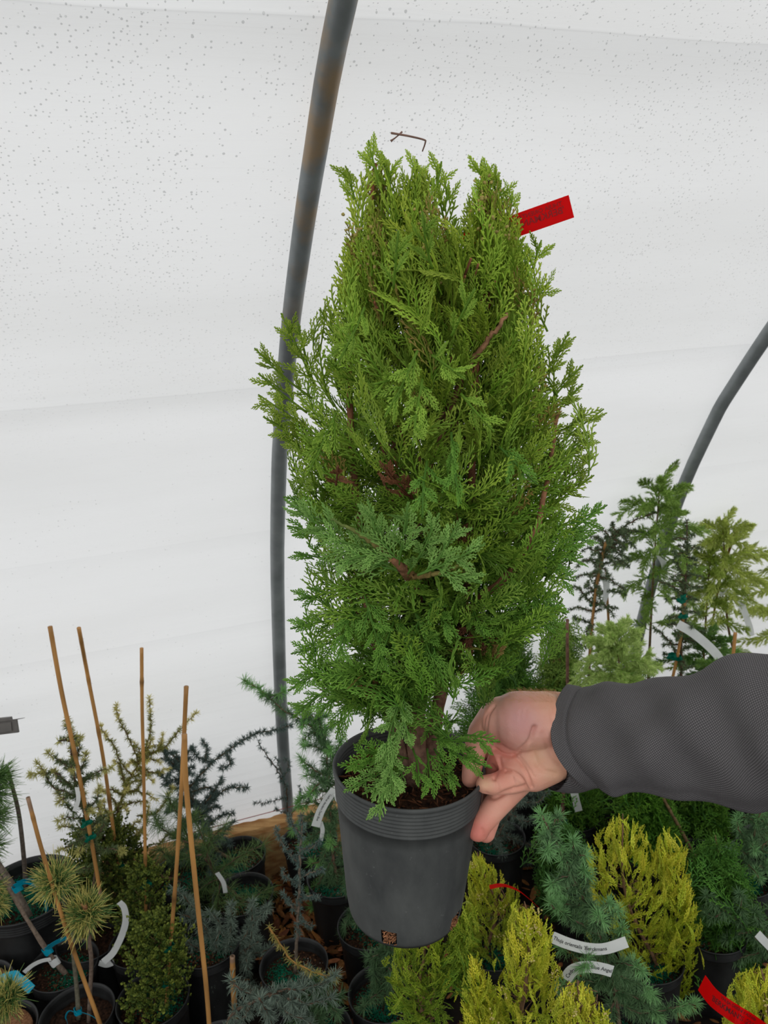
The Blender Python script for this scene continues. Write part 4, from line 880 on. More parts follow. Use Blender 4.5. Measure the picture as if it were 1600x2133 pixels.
end(e, W, N)
cane(upx(Yb-.05, [(58, 1661), (84, 1760), (120, 1880), (160, 2000), (200, 2110), (222, 2170, .03)]), .0046, e, tone=.92)
tape(e, aty(162, 2106, Yb), aty(153, 1990, Yb)-aty(162, 2106, Yb), .007, .014, 'cyan', 'blue_tape', False)
ribbon(e, upx(Yb-.015, [(160, 2112), (146, 2106), (138, 2116), (140, 2130)]), .013, np.array([.3, -.6, .8]), 'cyan', 'blue_tape'); ribbon(e, upx(Yb-.015, [(166, 2108), (190, 2116), (212, 2132), (228, 2142)]), .013, np.array([.3, -.6, .8]), 'cyan', 'blue_tape')

e, b = site('pot with a round brown coir disc and loose blue ribbon, cut by the left edge', 'potted plant', atz(-2, 1996, .2), 1, False, 'potted_plant'); Yb = b[1]
def coir(e, b, r, z=.186):
    mb = MB(); mb.lathe([(1e-4, z), (r*.98, z), (r, z+.002), (r*.98, z+.005), (r*.5, z+.0062), (1e-4, z+.006)], 40); V = np.concatenate(mb.v); V = V+rng.normal(size=V.shape)*.0005; mb.v = [V+[b[0], b[1], 0]]; mb.build('coir_disc', M['coir'], e)
coir(e, b, .068)
ribbon(e, [np.array([b[0]-.05, b[1]-.07, .215]), atz(12, 2036, .235), atz(40, 2040, .24), atz(66, 2062, .225)], .02, np.array([.3, .9, .6]), 'cyan', 'blue_ribbon')
e, b = site('clump of yellow green pine needles over a coir disc in the bottom left corner', 'potted plant', atz(8, 2105, .2), 1, False, 'grafted_pine'); Yb = b[1]
coir(e, b, .068, .183)
W, N = MB(), MB(); tp = aty(18, 2075, Yb-.05)
W.tube([np.array([b[0], b[1], .18]), (np.array([b[0], b[1], .18])+tp)/2, tp], [.004, .0035, .003], bk, 8)
tuft(W, N, tp, np.array([.1, -.5, .8]), .055, 420, PN0, PN1, PNT); tuft(W, N, aty(10, 2090, Yb-.06), np.array([-.1, -.8, .3]), .05, 240, PN0, PN1, PNT); end(e, W, N)

# boxwoods: columns of small leaves
def box_leaves(mb, pts, n_sh, r, c0, c1, ln=.008, lw=.0030):
    P = spline(pts, 30); R = spline([(x, 0, 0) for x in r], 30)[:, 0]
    k = rng.integers(0, 30, n_sh); a = rng.uniform(0, 6.28, n_sh); q = np.sqrt(rng.random(n_sh))*R[k]
    o = np.stack([np.cos(a), np.sin(a), 0*a], -1); S = P[k]+o*q[:, None]+rng.normal(size=(n_sh, 3))*.011; d = nrm(o*.6+[0, 0, 1]+rng.normal(size=(n_sh, 3))*.4)
    m_ = 11; f = np.linspace(.0, 1, m_); C = []; A = []; Bx = []; Nn = []
    sc = rng.uniform(.75, 1.15, (n_sh, 1))
    for j in range(m_):
        ph = j*1.57+rng.uniform(-.4, .4, n_sh); x = nrm(np.cross(d, [.1, .2, 1.])); y = np.cross(d, x); od = x*np.cos(ph)[:, None]+y*np.sin(ph)[:, None]
        st = S+d*f[j]*.024; ld = nrm(od+d*(.5+f[j])); A.append(st); Bx.append(st+ld*ln*sc*(1-.25*f[j])); Nn.append(np.cross(ld, od)+d*.8-od*.4); C.append(c0+(c1-c0)*(np.clip(f[j]*.8+rng.uniform(-.2, .35, (n_sh, 1)), 0, 1)))
    A = np.concatenate(A); Bx = np.concatenate(Bx); C = np.concatenate(C); Nn = nrm(np.concatenate(Nn))
    w_ = lw*rng.uniform(.8, 1.2, (len(A), 1))
    mb.tubes(np.stack([A, A*.6+Bx*.4, A*.25+Bx*.75, Bx], 1), np.concatenate([w_*.15, w_*.95, w_*.85, w_*.15], 1), C, Nn, 4, .12)
BX0, BX1 = lin(54, 80, 26), lin(136, 148, 60)
def boxwood(label, base, pts, r, n, kind=1, green=True, tones=(1, 1)):
    e, b = site(label, 'potted plant', base, kind, green, 'boxwood'); Y = b[1]
    P = upx(Y, pts); W = MB(); W.tube(spline([np.array([b[0], b[1], .17])]+P, 16), np.linspace(.004, .0015, 16), lin(110, 90, 66), 7)
    for _ in range(26):
        q = spline(P, 20); k = rng.integers(0, 16); W.tube([q[k], q[k]+rv(1)[0]*[.02, .02, .01]+[0, 0, .012], q[k]+rv(1)[0]*[.03, .03, .01]+[0, 0, .03]], .0009, lin(110, 90, 66), 5)
    W.build('branches', M['bark'], e); mb = MB(); box_leaves(mb, P, n, r, BX0*tones[0], BX1*tones[1]); mb.build('leaves', M['leaf'], e); return e, b
e, b = boxwood('bushy dark green boxwood with two tall bamboo canes against the film, left', atz(235, 1872, .2), [(235, 1890), (230, 1830), (222, 1780), (205, 1735)], [.085, .10, .085, .055], 1000, 1, False, (.85, .8)); Yb = b[1]
cane(upx(Yb, [(263, 1890), (245, 1790), (215, 1580), (185, 1420), (164, 1308)]), .0048, e)
tape(e, aty(250, 1802, Yb), [0.1, 0, 1], .0075, .012)
CAN1 = [(212, 1880), (190, 1750), (160, 1590), (128, 1440), (104, 1305)]
e, b = boxwood('boxwood column tied to a thin cane in the pot beside the curved white label', atz(297, 1962, .2), [(300, 1985), (300, 1940), (303, 1890), (302, 1850), (306, 1815)], [.042, .05, .045, .034, .014], 380, 1, False, (1, .9)); Yb = b[1]
cane(upx(Yb, [(304, 1960), (303, 1820), (299, 1600), (296, 1480), (295, 1350)]), .0042, e)
for y in (1840, 1908, 1950): tape(e, aty(304, y, Yb-.01), [0, 0, 1], .0075, .011)
ribbon(e, upx(Yb-.055, [(215, 2004), (236, 1984), (255, 1945), (262, 1915), (258, 1890), (248, 1879)]), .0155, [aty(0, 0, 1.5)*0+RT*.8-UP*.6, RT, RT+UP*.2], 'white', 'name_tag', "Ilex crenata Dwarf Pagoda", .0066, flip=True)
ribbon(e, upx(Yb-.05, [(206, 2006), (222, 2010), (238, 2004)]), .013, UP+RT*.2, 'white', 'name_tag')
e, b = boxwood('tall yellowish boxwood with a leaning cane in the pot nearest the bottom edge', atz(318, 2078, .2), [(318, 2110), (330, 2050), (335, 2000), (330, 1960), (322, 1930)], [.050, .062, .048, .040, .016], 560, 1, True, (1.0, 1.0)); Yb = b[1]
cane(upx(Yb, [(345, 2110), (352, 2010), (366, 1830), (378, 1640), (388, 1430)]), .0046, e)
for y in (1972, 2044): tape(e, aty(350 + (2044-y)*.04, y, Yb-.01), [.1, 0, 1], .009, .013)

# cedar against the film, left
CD0, CD1, CDT = lin(66, 86, 56), lin(124, 140, 88), lin(196, 192, 112)
def cedar(label, base, main, branches, c0=CD0, c1=CD1, tipc=None, kind=1, green=True, r0=.0045, ln=.018, n=13, sp=.0085, nb=0, blen=.1, wood=bk, cat='potted plant', name='potted_cedar', nr=.0006, sub=0, **kw):
    e, b = site(label, cat, base, kind, green, name); Y = b[1]; W, N = MB(), MB()
    P = upx(Y, main); P[0] = np.array([b[0], b[1], .17]) if len(P[0]) else P[0]
    needle_branch(W, N, P, r0, r0*.35, sp*1.3, n, ln, nr, c0, c1, wood, start=.25, k=34, tipc=tipc)
    for br in branches:
        needle_branch(W, N, upx(Y, br), r0*.5, r0*.2, sp, n, ln, nr, c0, c1, wood, start=.05, tipc=tipc, k=20)
    if nb: auto(W, N, P, nb, blen, c0=c0, c1=c1, ln=ln, n=n, nr=nr, spacing=sp, wood=wood, tipc=tipc, sub=sub, **kw)
    end(e, W, N); return e, b
e, b = cedar('sparse green cedar tied with green tape to the leftmost tall bamboo cane', wall(-.62, -.2, .2), [(205, 1870), (198, 1800), (188, 1740), (168, 1670), (152, 1600), (146, 1540), (143, 1500)],
  [[(170, 1670), (140, 1650), (110, 1640), (85, 1600), (78, 1588)], [(165, 1655), (120, 1612), (90, 1612), (62, 1612)], [(155, 1610), (125, 1585), (100, 1568)], [(150, 1590), (165, 1560), (160, 1540)], [(172, 1670), (150, 1690), (120, 1650)], [(185, 1730), (160, 1725), (128, 1722)], [(186, 1735), (150, 1760), (122, 1772)], [(165, 1640), (200, 1610), (232, 1600)], [(175, 1680), (200, 1670), (205, 1640)], [(160, 1620), (175, 1590), (180, 1570)], [(160, 1640), (130, 1630), (112, 1605)], [(190, 1750), (215, 1720), (205, 1680)]], tipc=CDT, kind=1, green=False, ln=.015, n=20, nb=16, blen=.09, up=.4, sp=.0065); Yb = b[1]
cane(upx(Yb-.01, CAN1), .0052, e); tape(e, aty(180, 1712, Yb-.015), [-.1, 0, 1], .0085, .012); tape(e, aty(188, 1742, Yb-.015), [-.1, 0, 1], .0085, .012)
ribbon(e, upx(Yb-.03, [(160, 1640), (163, 1665), (155, 1690)]), .010, RT, 'white', 'name_tag')
LR0, LR1, LRT = lin(116, 122, 56), lin(178, 176, 90), lin(226, 216, 128)
e, b = cedar('yellow green larch with knobbly twigs between the tall canes', atz(335, 1835, .2), [(290, 1840), (262, 1790), (245, 1700), (262, 1640), (290, 1590), (318, 1540)],
  [[(290, 1590), (270, 1540), (248, 1500), (243, 1470)], [(300, 1570), (313, 1520), (311, 1455)], [(262, 1640), (240, 1560), (220, 1530), (208, 1512)], [(300, 1570), (340, 1560), (375, 1520), (408, 1486)], [(245, 1700), (220, 1690), (205, 1672)], [(248, 1720), (225, 1700), (214, 1668)], [(300, 1580), (330, 1560), (340, 1530)], [(290, 1595), (320, 1610), (350, 1600)], [(262, 1650), (290, 1640), (300, 1600)], [(252, 1740), (230, 1735), (210, 1700)], [(330, 1760), (350, 1740), (372, 1745)], [(300, 1790), (330, 1770), (345, 1768)], [(285, 1700), (330, 1690), (360, 1640)], [(260, 1770), (300, 1720), (310, 1680)]], c0=LR0, c1=LR1, tipc=LRT, ln=.013, n=18, sp=.007, wood=lin(112, 92, 66), kind=1, nb=26, blen=.13, up=.5)
BD0, BD1 = lin(64, 82, 76), lin(112, 134, 124)
e, b = cedar('dark blue cedar with a crooked trunk in the small pot beside the wooden board', atz(478, 1775, .2), [(480, 1775), (452, 1770), (428, 1715), (412, 1688), (392, 1640), (372, 1600), (368, 1570)],
  [[(395, 1640), (430, 1600), (480, 1560), (530, 1530), (575, 1520), (606, 1512)], [(430, 1585), (430, 1560), (425, 1545)], [(412, 1690), (440, 1670), (470, 1645), (514, 1640)], [(425, 1680), (450, 1640), (462, 1622)], [(372, 1600), (345, 1575), (335, 1550)], [(372, 1600), (390, 1570), (400, 1560)], [(390, 1640), (360, 1640), (335, 1610)], [(400, 1660), (370, 1680), (345, 1690)], [(400, 1650), (430, 1640), (450, 1655)], [(412, 1690), (385, 1710), (372, 1740)], [(385, 1620), (370, 1585), (345, 1560)], [(470, 1566), (480, 1590), (462, 1600)], [(440, 1590), (410, 1575), (400, 1560)]], c0=BD0, c1=BD1, ln=.016, n=22, sp=.006, nb=30, blen=.12, r0=.005, wood=lin(104, 92, 72), up=.3); Yb = b[1]
ribbon(e, upx(Yb-.03, [(400, 1738), (420, 1744), (440, 1752)]), .012, UP+RT*.3, 'white', 'name_tag')
e, b = site('green long needled pine sprawling beside the bark gap', 'potted plant', atz(505, 1855, .2), 1, True, 'potted_pine'); Yb = b[1]; W, N = MB(), MB()
LP0, LP1 = lin(56, 92, 52), lin(122, 150, 84)
st = upx(Yb, [(500, 1860), (455, 1830), (430, 1790), (400, 1760), (370, 1740)]); st[0] = np.array([b[0], b[1], .17])
needle_branch(W, N, st, .005, .002, .009, 16, .045, .00045, LP0, LP1, bk, start=.2, k=20)
for br in [[(440, 1800), (420, 1740), (400, 1700)], [(450, 1820), (490, 1790), (545, 1760)], [(430, 1790), (440, 1750), (470, 1720)], [(400, 1760), (340, 1730), (320, 1700)], [(420, 1780), (360, 1790), (335, 1770)], [(455, 1830), (420, 1850), (390, 1880)], [(460, 1840), (500, 1880), (560, 1850)], [(460, 1840), (450, 1890), (430, 1910)], [(400, 1760), (370, 1700), (350, 1660)]]:
    needle_branch(W, N, upx(Yb, [(x, y, -.03+rng.normal()*.02) for x, y in br]), .002, .001, .008, 16, .042, .00042, LP0, LP1, bk, start=.15, k=14, fwd=1.0)
end(e, W, N); ribbon(e, upx(Yb-.06, [(452, 1818), (465, 1838), (470, 1860)]), .012, RT, 'white', 'name_tag')
# the pair of front canes and the blue cedar behind them
e, b = cedar('silvery blue cedar spreading behind the two front canes', atz(425, 1962, .2), [(430, 1965), (440, 1990), (470, 2000), (500, 1985), (540, 1960)],
  [[(470, 2000), (430, 1940), (395, 1880), (362, 1852)], [(430, 1950), (400, 1915), (378, 1905)], [(470, 2000), (480, 1940), (482, 1885)], [(470, 2000), (420, 1980), (390, 1960)], [(480, 1995), (520, 1930), (525, 1880)], [(500, 1990), (540, 1985), (570, 1975)], [(470, 2005), (500, 2040), (540, 2060), (580, 2070)], [(475, 2010), (480, 2060), (470, 2110)], [(520, 1975), (530, 1920), (560, 1890)], [(430, 1990), (420, 2020), (440, 2040)], [(450, 1960), (460, 1930), (440, 1900)]], c0=BLUE0, c1=BLUE1*1.1, ln=.021, n=22, sp=.0065, kind=1, nb=10, blen=.09, wood=lin(110, 88, 70))
Yb = b[1]; e2, b2 = site('bamboo staked blue cedar in the pot under the bottom edge, long cane crossing the others', 'potted plant', atz(455, 2195, .2), 1, True, 'potted_cedar'); Yb = b2[1]
cane(upx(Yb, [(440, 2200), (430, 2060), (408, 1850), (388, 1640), (384, 1530)]), .0052, e2)
W, N = MB(), MB(); needle_branch(W, N, [np.array([b2[0], b2[1], .17])]+upx(Yb, [(480, 2120), (540, 2080), (600, 2060)]), .005, .002, .008, 18, .021, .0006, BLUE0*.9, BLUE1*.9, bk, start=.2)
for br in [[(560, 2075), (620, 2060), (640, 2020)], [(560, 2075), (600, 2110), (650, 2130)], [(540, 2080), (560, 2120), (570, 2160)], [(590, 2062), (640, 2090), (690, 2080)], [(540, 2080), (500, 2060), (480, 2040)], [(600, 2060), (640, 2060), (690, 2040), (700, 2030)], [(600, 2080), (630, 2110), (640, 2150)], [(520, 2100), (500, 2130), (470, 2150)]]:
    needle_branch(W, N, upx(Yb, [(x, y, rng.normal()*.02) for x, y in br]), .0022, .001, .007, 18, .022, .0006, BLUE0*.9, BLUE1*.95, bk, start=.05, k=14)
for _ in range(1): needle_branch(W, N, upx(Yb, [(560, 1930, .05), (600, 1990, .03), (640, 2020, 0), (700, 2036, 0)]), .0022, .001, .010, 13, .014, .0006, lin(120, 116, 56), lin(184, 170, 92), lin(150, 112, 60), start=.0, k=16)
end(e2, W, N)
e3 = thing('bamboo_stake', 'short thick bamboo stake with a cut hollow top, standing alone near the bottom', 'stake', [*atz(490, 2230, 0)[:2], 0]); Ys = float(e3.location[1])
cane([aty(484, 1992, Ys+.02), aty(486, 2060, Ys+.015), aty(490, 2130, Ys+.01), np.array([*e3.location[:2], 0.])], .0066, e3)
tag(e3)
e, b = cedar('slim blue spruce with a bare lower trunk in the pot by the bark', atz(612, 2008, .2), [(620, 1985), (622, 1900), (624, 1820), (628, 1740), (630, 1700)],
  [[(624, 1800), (600, 1775), (578, 1735), (575, 1725)], [(626, 1770), (650, 1765), (665, 1750)], [(624, 1830), (655, 1815), (672, 1810)], [(622, 1840), (600, 1830), (590, 1815)], [(622, 1870), (640, 1865), (664, 1870)], [(620, 1900), (600, 1880), (590, 1860)], [(620, 1920), (640, 1925), (650, 1930)], [(628, 1740), (612, 1720), (606, 1700)]], c0=BD0, c1=BD1*1.1, ln=.012, n=18, sp=.006, wood=lin(120, 106, 92), r0=.0042)
e, b = cedar('green tipped cedar with a long label, half hidden behind the held black pot', wall(.06, -.33, .2), [(690, 1830), (692, 1760), (690, 1690), (684, 1620), (680, 1550), (660, 1500), (620, 1480)],
  [[(680, 1545), (630, 1500), (590, 1478), (545, 1440), (508, 1418)], [(545, 1440), (560, 1452), (590, 1440)], [(684, 1620), (650, 1600), (625, 1580)], [(684, 1630), (665, 1620), (640, 1615)], [(686, 1650), (650, 1650), (622, 1668)], [(690, 1690), (650, 1700), (610, 1730)], [(690, 1720), (655, 1740), (630, 1760)], [(692, 1750), (670, 1790), (648, 1800)], [(692, 1790), (670, 1830), (655, 1850), (640, 1860)], [(692, 1800), (700, 1860), (680, 1900)], [(692, 1770), (720, 1800), (715, 1860)], [(690, 1700), (720, 1720), (730, 1770)], [(684, 1610), (700, 1570), (712, 1540)], [(680, 1560), (660, 1530), (665, 1490)], [(692, 1820), (670, 1870), (650, 1890)], [(692, 1820), (720, 1880), (700, 1930)], [(690, 1640), (715, 1620), (720, 1590)]], c0=BG0*.95, c1=BG1, tipc=lin(130, 188, 100), ln=.024, n=20, sp=.006, nb=16, blen=.12, wood=lin(116, 92, 76), kind=1); Yb = b[1]
ribbon(e, upx(Yb-.05, [(697, 1644), (680, 1668), (667, 1692), (657, 1722)]), .022, [RT*.9+UP*.35, RT*.95+UP*.15], 'white', 'name_tag', 'Cedrus deodara Dark Blue', .0078)
ribbon(e, upx(Yb-.05, [(700, 1650), (704, 1662), (710, 1668)]), .018, UP, 'white', 'name_tag'); ribbon(e, upx(Yb-.045, [(668, 1712), (672, 1730), (668, 1752)]), .011, RT, 'white', 'name_tag')
e, b = cedar('thin blue cedar with pencil thin twigs in front of the hoop foot', wall(.03, -.15, .2), [(612, 1790), (604, 1720), (598, 1650), (575, 1600), (545, 1560), (538, 1545)],
  [[(600, 1660), (580, 1665), (555, 1672), (532, 1672)], [(598, 1650), (590, 1620), (575, 1580)], [(585, 1630), (600, 1600), (596, 1580)], [(606, 1700), (585, 1690), (575, 1685)], [(606, 1700), (625, 1660), (624, 1640)]], c0=BD0, c1=BD1, ln=.012, n=14, sp=.009, r0=.0026)
for k_, (x, y, lab) in enumerate([(770, 1925, 'black pot with drooping dark needles directly behind the held pot'), (800, 2066, 'black pot with green granules left of the yellow conifer under the held pot'), (655, 2150, 'blue cedar in a pot cut by the bottom edge')]):
    e, b = cedar(lab, atz(x, y, .2), [(x, y-10), (x+8, y-60), (x+4, y-110)], [[(x+5, y-80), (x-20, y-60), (x-15, y-10)], [(x+5, y-90), (x+10, y-30), (x-5, y+30)], [(x, y-60), (x-30, y-90), (x-50, y-70)], [(x, y-50), (x-40, y-20), (x-55, y+20)]][:(4 if k_ != 1 else 2)], c0=BG0*.85, c1=BG1*.8, ln=.024, n=20, r0=.003, kind=1, sp=.007, nb=8, blen=.08)

# ---------- right side ------------------------------------------------------------
def arb(label, base, rows_list, n, gold=True, kind=1, scale=(.55, .95), tpl=None, cols=None, up=(1, .22), low=(.55, .5), rho=(.55, 1), cones=0, canew=None, sides=3, name=None, thick=1.0):
    e, b = site(label, 'potted plant', base, kind, True, name or 'golden_arborvitae'); Y = b[1]; mb = MB()
    cols = cols or ((GG0, GG1), (GOLD0, GOLD1))
    tot = sum(len(r) for r in rows_list)
    for rows in rows_list:
        fill(mb, rows, Y, int(n*len(rows)/tot), tpl or SPG, rho, scale, cols[0], cols[1], up, low, sides, .85, thick, .12, 1.0, .2)
    P = [np.array([b[0], b[1], .17])]+upx(Y, [((r[1]+r[2])/2, r[0]) for r in sorted(rows_list[0], reverse=True)][1:])
    W = MB(); W.tube(spline(P, 14), np.linspace(.0055, .001, 14), bk2, 7)
    for _ in range(14):
        q = spline(P, 20); k = rng.integers(1, 11); W.tube([q[k], q[k]+rv(1)[0]*[.03, .03, .01]+[0, 0, .03], q[k]+rv(1)[0]*[.035, .035, .01]+[0, 0, .05]], [.0014, .0011, .0008], bk2, 5)
    W.build('branches', M['bark'], e); mb.build('foliage', M['leaf'], e)
    if cones:
        m_ = MB(); f, py = envelope(rows_list[0], Y); cc = np.array([f(rng.uniform(py[0], py[-1]*.6+py[0]*.4), rng.uniform(3.6, 5.8), rng.uniform(.85, 1))[0] for _ in range(cones)]); cc = (cc[:, None]+rng.normal(size=(cones, 8, 3))*.005).reshape(-1, 3)
        d = rv(len(cc)); s = rng.uniform(.0012, .0022, (len(cc), 1)); m_.tubes(np.stack([cc-d*s, cc, cc+d*s], 1), np.concatenate([s*.4, s, s*.3], 1), lin(206, 190, 120), None, 5); tag(m_.build('seed_cones', M['leaf'], e), kind='stuff')
    return e, b
arb('large golden conifer with two rounded tops below the grey sleeve', wall(.65, -.87, .2), [[(1695, 1285, 1310), (1730, 1240, 1355), (1790, 1212, 1380), (1860, 1205, 1400), (1930, 1245, 1410), (2010, 1320, 1420), (2060, 1355, 1430)], [(1722, 1378, 1402), (1760, 1355, 1432), (1830, 1370, 1448), (1900, 1380, 1462), (1980, 1370, 1466), (2050, 1360, 1445)]], 760, cones=0)
R2 = arb('golden conifer with a pointed top in the middle of the bottom edge', wall(.25, -1.03, .2), [[(1878, 1075, 1110), (1910, 1055, 1145), (1960, 1045, 1160), (2010, 1030, 1170), (2070, 1000, 1185), (2140, 965, 1200), (2230, 960, 1210)], [(1985, 975, 1005), (2030, 960, 1030), (2100, 950, 1060), (2200, 950, 1100)]], 640, cones=10)
e, b = arb('golden conifer with a red tag just right of the held black pot', wall(.34, -.70, .2), [[(1775, 985, 1005), (1800, 968, 1030), (1850, 962, 1080), (1890, 962, 1110), (1950, 955, 1090), (2010, 960, 1040), (2050, 970, 1030)]], 420, cones=8, cols=((lin(70, 112, 30), lin(134, 166, 54)), (GOLD0, GOLD1)))
Yb = b[1]; ribbon(e, upx(Yb-.07, [(1020, 1848), (1048, 1844), (1078, 1854), (1102, 1872), (1117, 1886)]), .024, [np.array([.1, -.9, .35]), np.array([.1, -.9, .5])], 'red', 'name_tag', label='curved red tag seen almost edge on')
arb('yellow green conifer directly beneath the held black pot', wall(.06, -.95, .2), [[(1915, 830, 900), (1950, 812, 950), (1990, 800, 968), (2040, 792, 955), (2090, 800, 950), (2150, 810, 955), (2210, 830, 950)], [(1880, 965, 985), (1920, 940, 985), (1980, 930, 975), (2050, 930, 968)]], 480, cols=((lin(64, 108, 30), lin(126, 164, 50)), (lin(104, 136, 30), lin(180, 196, 60))), low=(-.2, .8))
e, b = arb('golden conifer with a lettered red tag in the bottom right corner', wall(.71, -1.17, .2), [[(2018, 1572, 1600), (2035, 1540, 1640), (2070, 1525, 1680), (2120, 1500, 1700), (2180, 1480, 1720), (2260, 1470, 1740)]], 420, cones=10)
Yb = b[1]
def onY(x, y, d): return aty(x, y, Yb+d)
ribbon(e, [onY(1462, 2047, -.06), onY(1486, 2078, -.10), (onY(1520, 2104, -.13)), onY(1552, 2124, -.15), onY(1590, 2150, -.12)], .030, [RT*.45+UP*.9, RT*.42+UP*.9, RT*.38+UP*.95], 'red', 'name_tag', label='red plastic name tag with dark lettering',
       lines=[('THUJA ORIENTALIS AUREA', .0068, .0092, .50), ("'BERKMAN'S GOLD'", .0120, -.0015, .47)], tm='redink')
arb('low golden conifer poking up at the bottom between blue cedar and pointed golden conifer', wall(.39, -1.17, .2), [[(2042, 1196, 1212), (2065, 1170, 1240), (2100, 1150, 1270), (2150, 1135, 1290), (2230, 1130, 1290)]], 300, cones=6)
e, b = cedar('blue green cedar with two white labels between the golden conifers', wall(.47, -1.02, .2), [(1265, 2130), (1285, 2090), (1268, 2010), (1246, 1940), (1215, 1870), (1180, 1800), (1150, 1740), (1128, 1698)],
  [[(1250, 1950), (1200, 1920), (1160, 1895), (1145, 1880)], [(1262, 1990), (1210, 1985), (1170, 1975)], [(1270, 2030), (1310, 2040), (1360, 2070)], [(1240, 1930), (1262, 1890), (1268, 1880)], [(1215, 1870), (1222, 1830), (1215, 1810)], [(1180, 1800), (1195, 1770), (1192, 1750)], [(1270, 2020), (1230, 2060), (1220, 2080)], [(1275, 2060), (1330, 2080), (1380, 2120)], [(1285, 2090), (1340, 2110), (1400, 2100), (1450, 2090)], [(1280, 2090), (1260, 2130), (1240, 2160)], [(1262, 1980), (1290, 1960), (1296, 1930)], [(1200, 1840), (1180, 1850), (1160, 1856)]], c0=BG0, c1=BG1, tipc=TEAL*1.1, ln=.024, n=24, sp=.006, nb=14, blen=.12, up=.5, r0=.005, wood=lin(110, 88, 74)); Yb = b[1]
ribbon(e, upx(Yb-.04, [(1150, 1952), (1185, 1966), (1225, 1976), (1262, 1976), (1306, 1962)]), .022, [UP+RT*.15, UP, UP-RT*.1], 'white', 'name_tag', "Thuja orientalis 'Berckmans", .0098, toff=(.38, 0))
ribbon(e, upx(Yb-.06, [(1178, 2040), (1195, 2020), (1225, 2014), (1255, 2018), (1276, 2024)]), .022, [UP-RT*.5, UP, UP+RT*.1], 'white', 'name_tag', "Cedrus Dark Blue Angel", .0098, toff=(.52, 0))
e, b = cedar('blue green cedar with a lilting leader at the right edge under the sleeve', wall(1.03, -.75, .2), [(1535, 1826), (1545, 1800), (1560, 1770), (1575, 1720), (1590, 1680)],
  [[(1545, 1830), (1520, 1790), (1500, 1760)], [(1560, 1770), (1590, 1760), (1610, 1740)], [(1560, 1760), (1540, 1730), (1535, 1710)], [(1575, 1720), (1600, 1700), (1620, 1690)], [(1550, 1800), (1580, 1810), (1610, 1800)], [(1540, 1820), (1510, 1830), (1490, 1830)]], c0=BG0, c1=BG1, tipc=TEAL, ln=.024, n=20, sp=.0065, nb=12, blen=.1, wood=lin(120, 98, 76))
e, b = cedar('blue green cedar branch hanging left across the thuja at the right edge', wall(1.0, -.98, .2), [(1660, 1960), (1650, 1930), (1620, 1900), (1600, 1890)],
  [[(1620, 1990), (1580, 1960), (1540, 1920), (1500, 1890), (1470, 1865)], [(1600, 1975), (1590, 1930), (1570, 1900)], [(1560, 1940), (1530, 1950), (1510, 1960)], [(1540, 1920), (1545, 1880), (1540, 1860)], [(1600, 1980), (1560, 1990), (1530, 2000)], [(1510, 1895), (1490, 1910), (1470, 1905)]], c0=BG0, c1=BG1, ln=.024, n=22, sp=.0065, wood=lin(110, 88, 74)); Yb = b[1]
ribbon(e, upx(Yb-.05, [(1578, 1945), (1592, 1960), (1612, 1980)]), .018, UP+RT*.3, 'white', 'name_tag')
e, b = cedar('grey blue cedar directly below the hand', wall(.53, -.36, .2), [(1025, 1740), (1000, 1790), (1030, 1750), (1060, 1700), (1095, 1650), (1110, 1620)],
  [[(1040, 1740), (1080, 1750), (1120, 1770)], [(1060, 1700), (1100, 1710), (1130, 1700)], [(1070, 1690), (1050, 1660), (1040, 1640)], [(1080, 1670), (1120, 1670), (1140, 1650)], [(1020, 1765), (1060, 1790), (1100, 1800)], [(1040, 1730), (1010, 1720), (1000, 1700)], [(1000, 1790), (980, 1770), (985, 1740)]], c0=BLUE0*.9, c1=BLUE1*.85, ln=.02, n=17, sp=.007, wood=lin(116, 94, 78), nb=12, blen=.09)
TG0, TG1 = lin(52, 100, 34), lin(116, 168, 62)
def thuja(label, base, rows, n, c=(TG0, TG1), tips=None, green=True, **kw):
    return arb(label, base, rows, n, tpl=SPT, cols=(c, tips or c), scale=(.6, 1.1), up=(.8, .6), low=(.2, .9), name='green_thuja', thick=1.15, **kw)
thuja('dark green thuja with a reddish stem behind the wrist', wall(.78, -.36, .2), [[(1590, 1150, 1230), (1640, 1120, 1270), (1700, 1110, 1280), (1760, 1120, 1260)]], 190)
e, b = SITES and (scn.objects[[o.name for o in scn.objects if o.get('label', '').startswith('dark green thuja with a reddish')][0]], SITES[-1][0]); Yb = b[1]
mb = MB(); mb.tube(spline(upx(Yb-.06, [(1170, 1760), (1172, 1700), (1176, 1610), (1182, 1500), (1182, 1290)]), 20), np.linspace(.0062, .0042, 20), lin(120, 88, 76), 9); mb.build('stake', M['bark'], e)
tape(e, aty(1174, 1712, Yb-.06), [0, 0, 1], .0095, .014)
ribbon(e, upx(Yb-.07, [(1192, 1620), (1197, 1655), (1206, 1690)]), .022, RT, 'white', 'name_tag')
e, b = thuja('green thuja filling the space behind the sleeve, white tag hanging under it', wall(1.0, -.36, .2), [[(1380, 1250, 1350), (1480, 1230, 1400), (1600, 1220, 1410), (1700, 1230, 1400)]], 240); Yb = b[1]
ribbon(e, upx(Yb-.1, [(1436, 1655), (1450, 1660), (1464, 1668)]), .02, UP+RT*.2, 'white', 'name_tag')
thuja('bright green thuja below the middle of the sleeve', wall(.88, -.58, .2), [[(1560, 1300, 1370), (1640, 1270, 1420), (1700, 1270, 1440), (1780, 1290, 1440)]], 240, (lin(50, 98, 30), lin(108, 160, 54)))
thuja('green thuja with orange brown twigs below the sleeve, right of the golden conifer', wall(1.1, -.56, .2), [[(1540, 1400, 1480), (1640, 1390, 1530), (1720, 1390, 1540), (1800, 1410, 1530)]], 240)
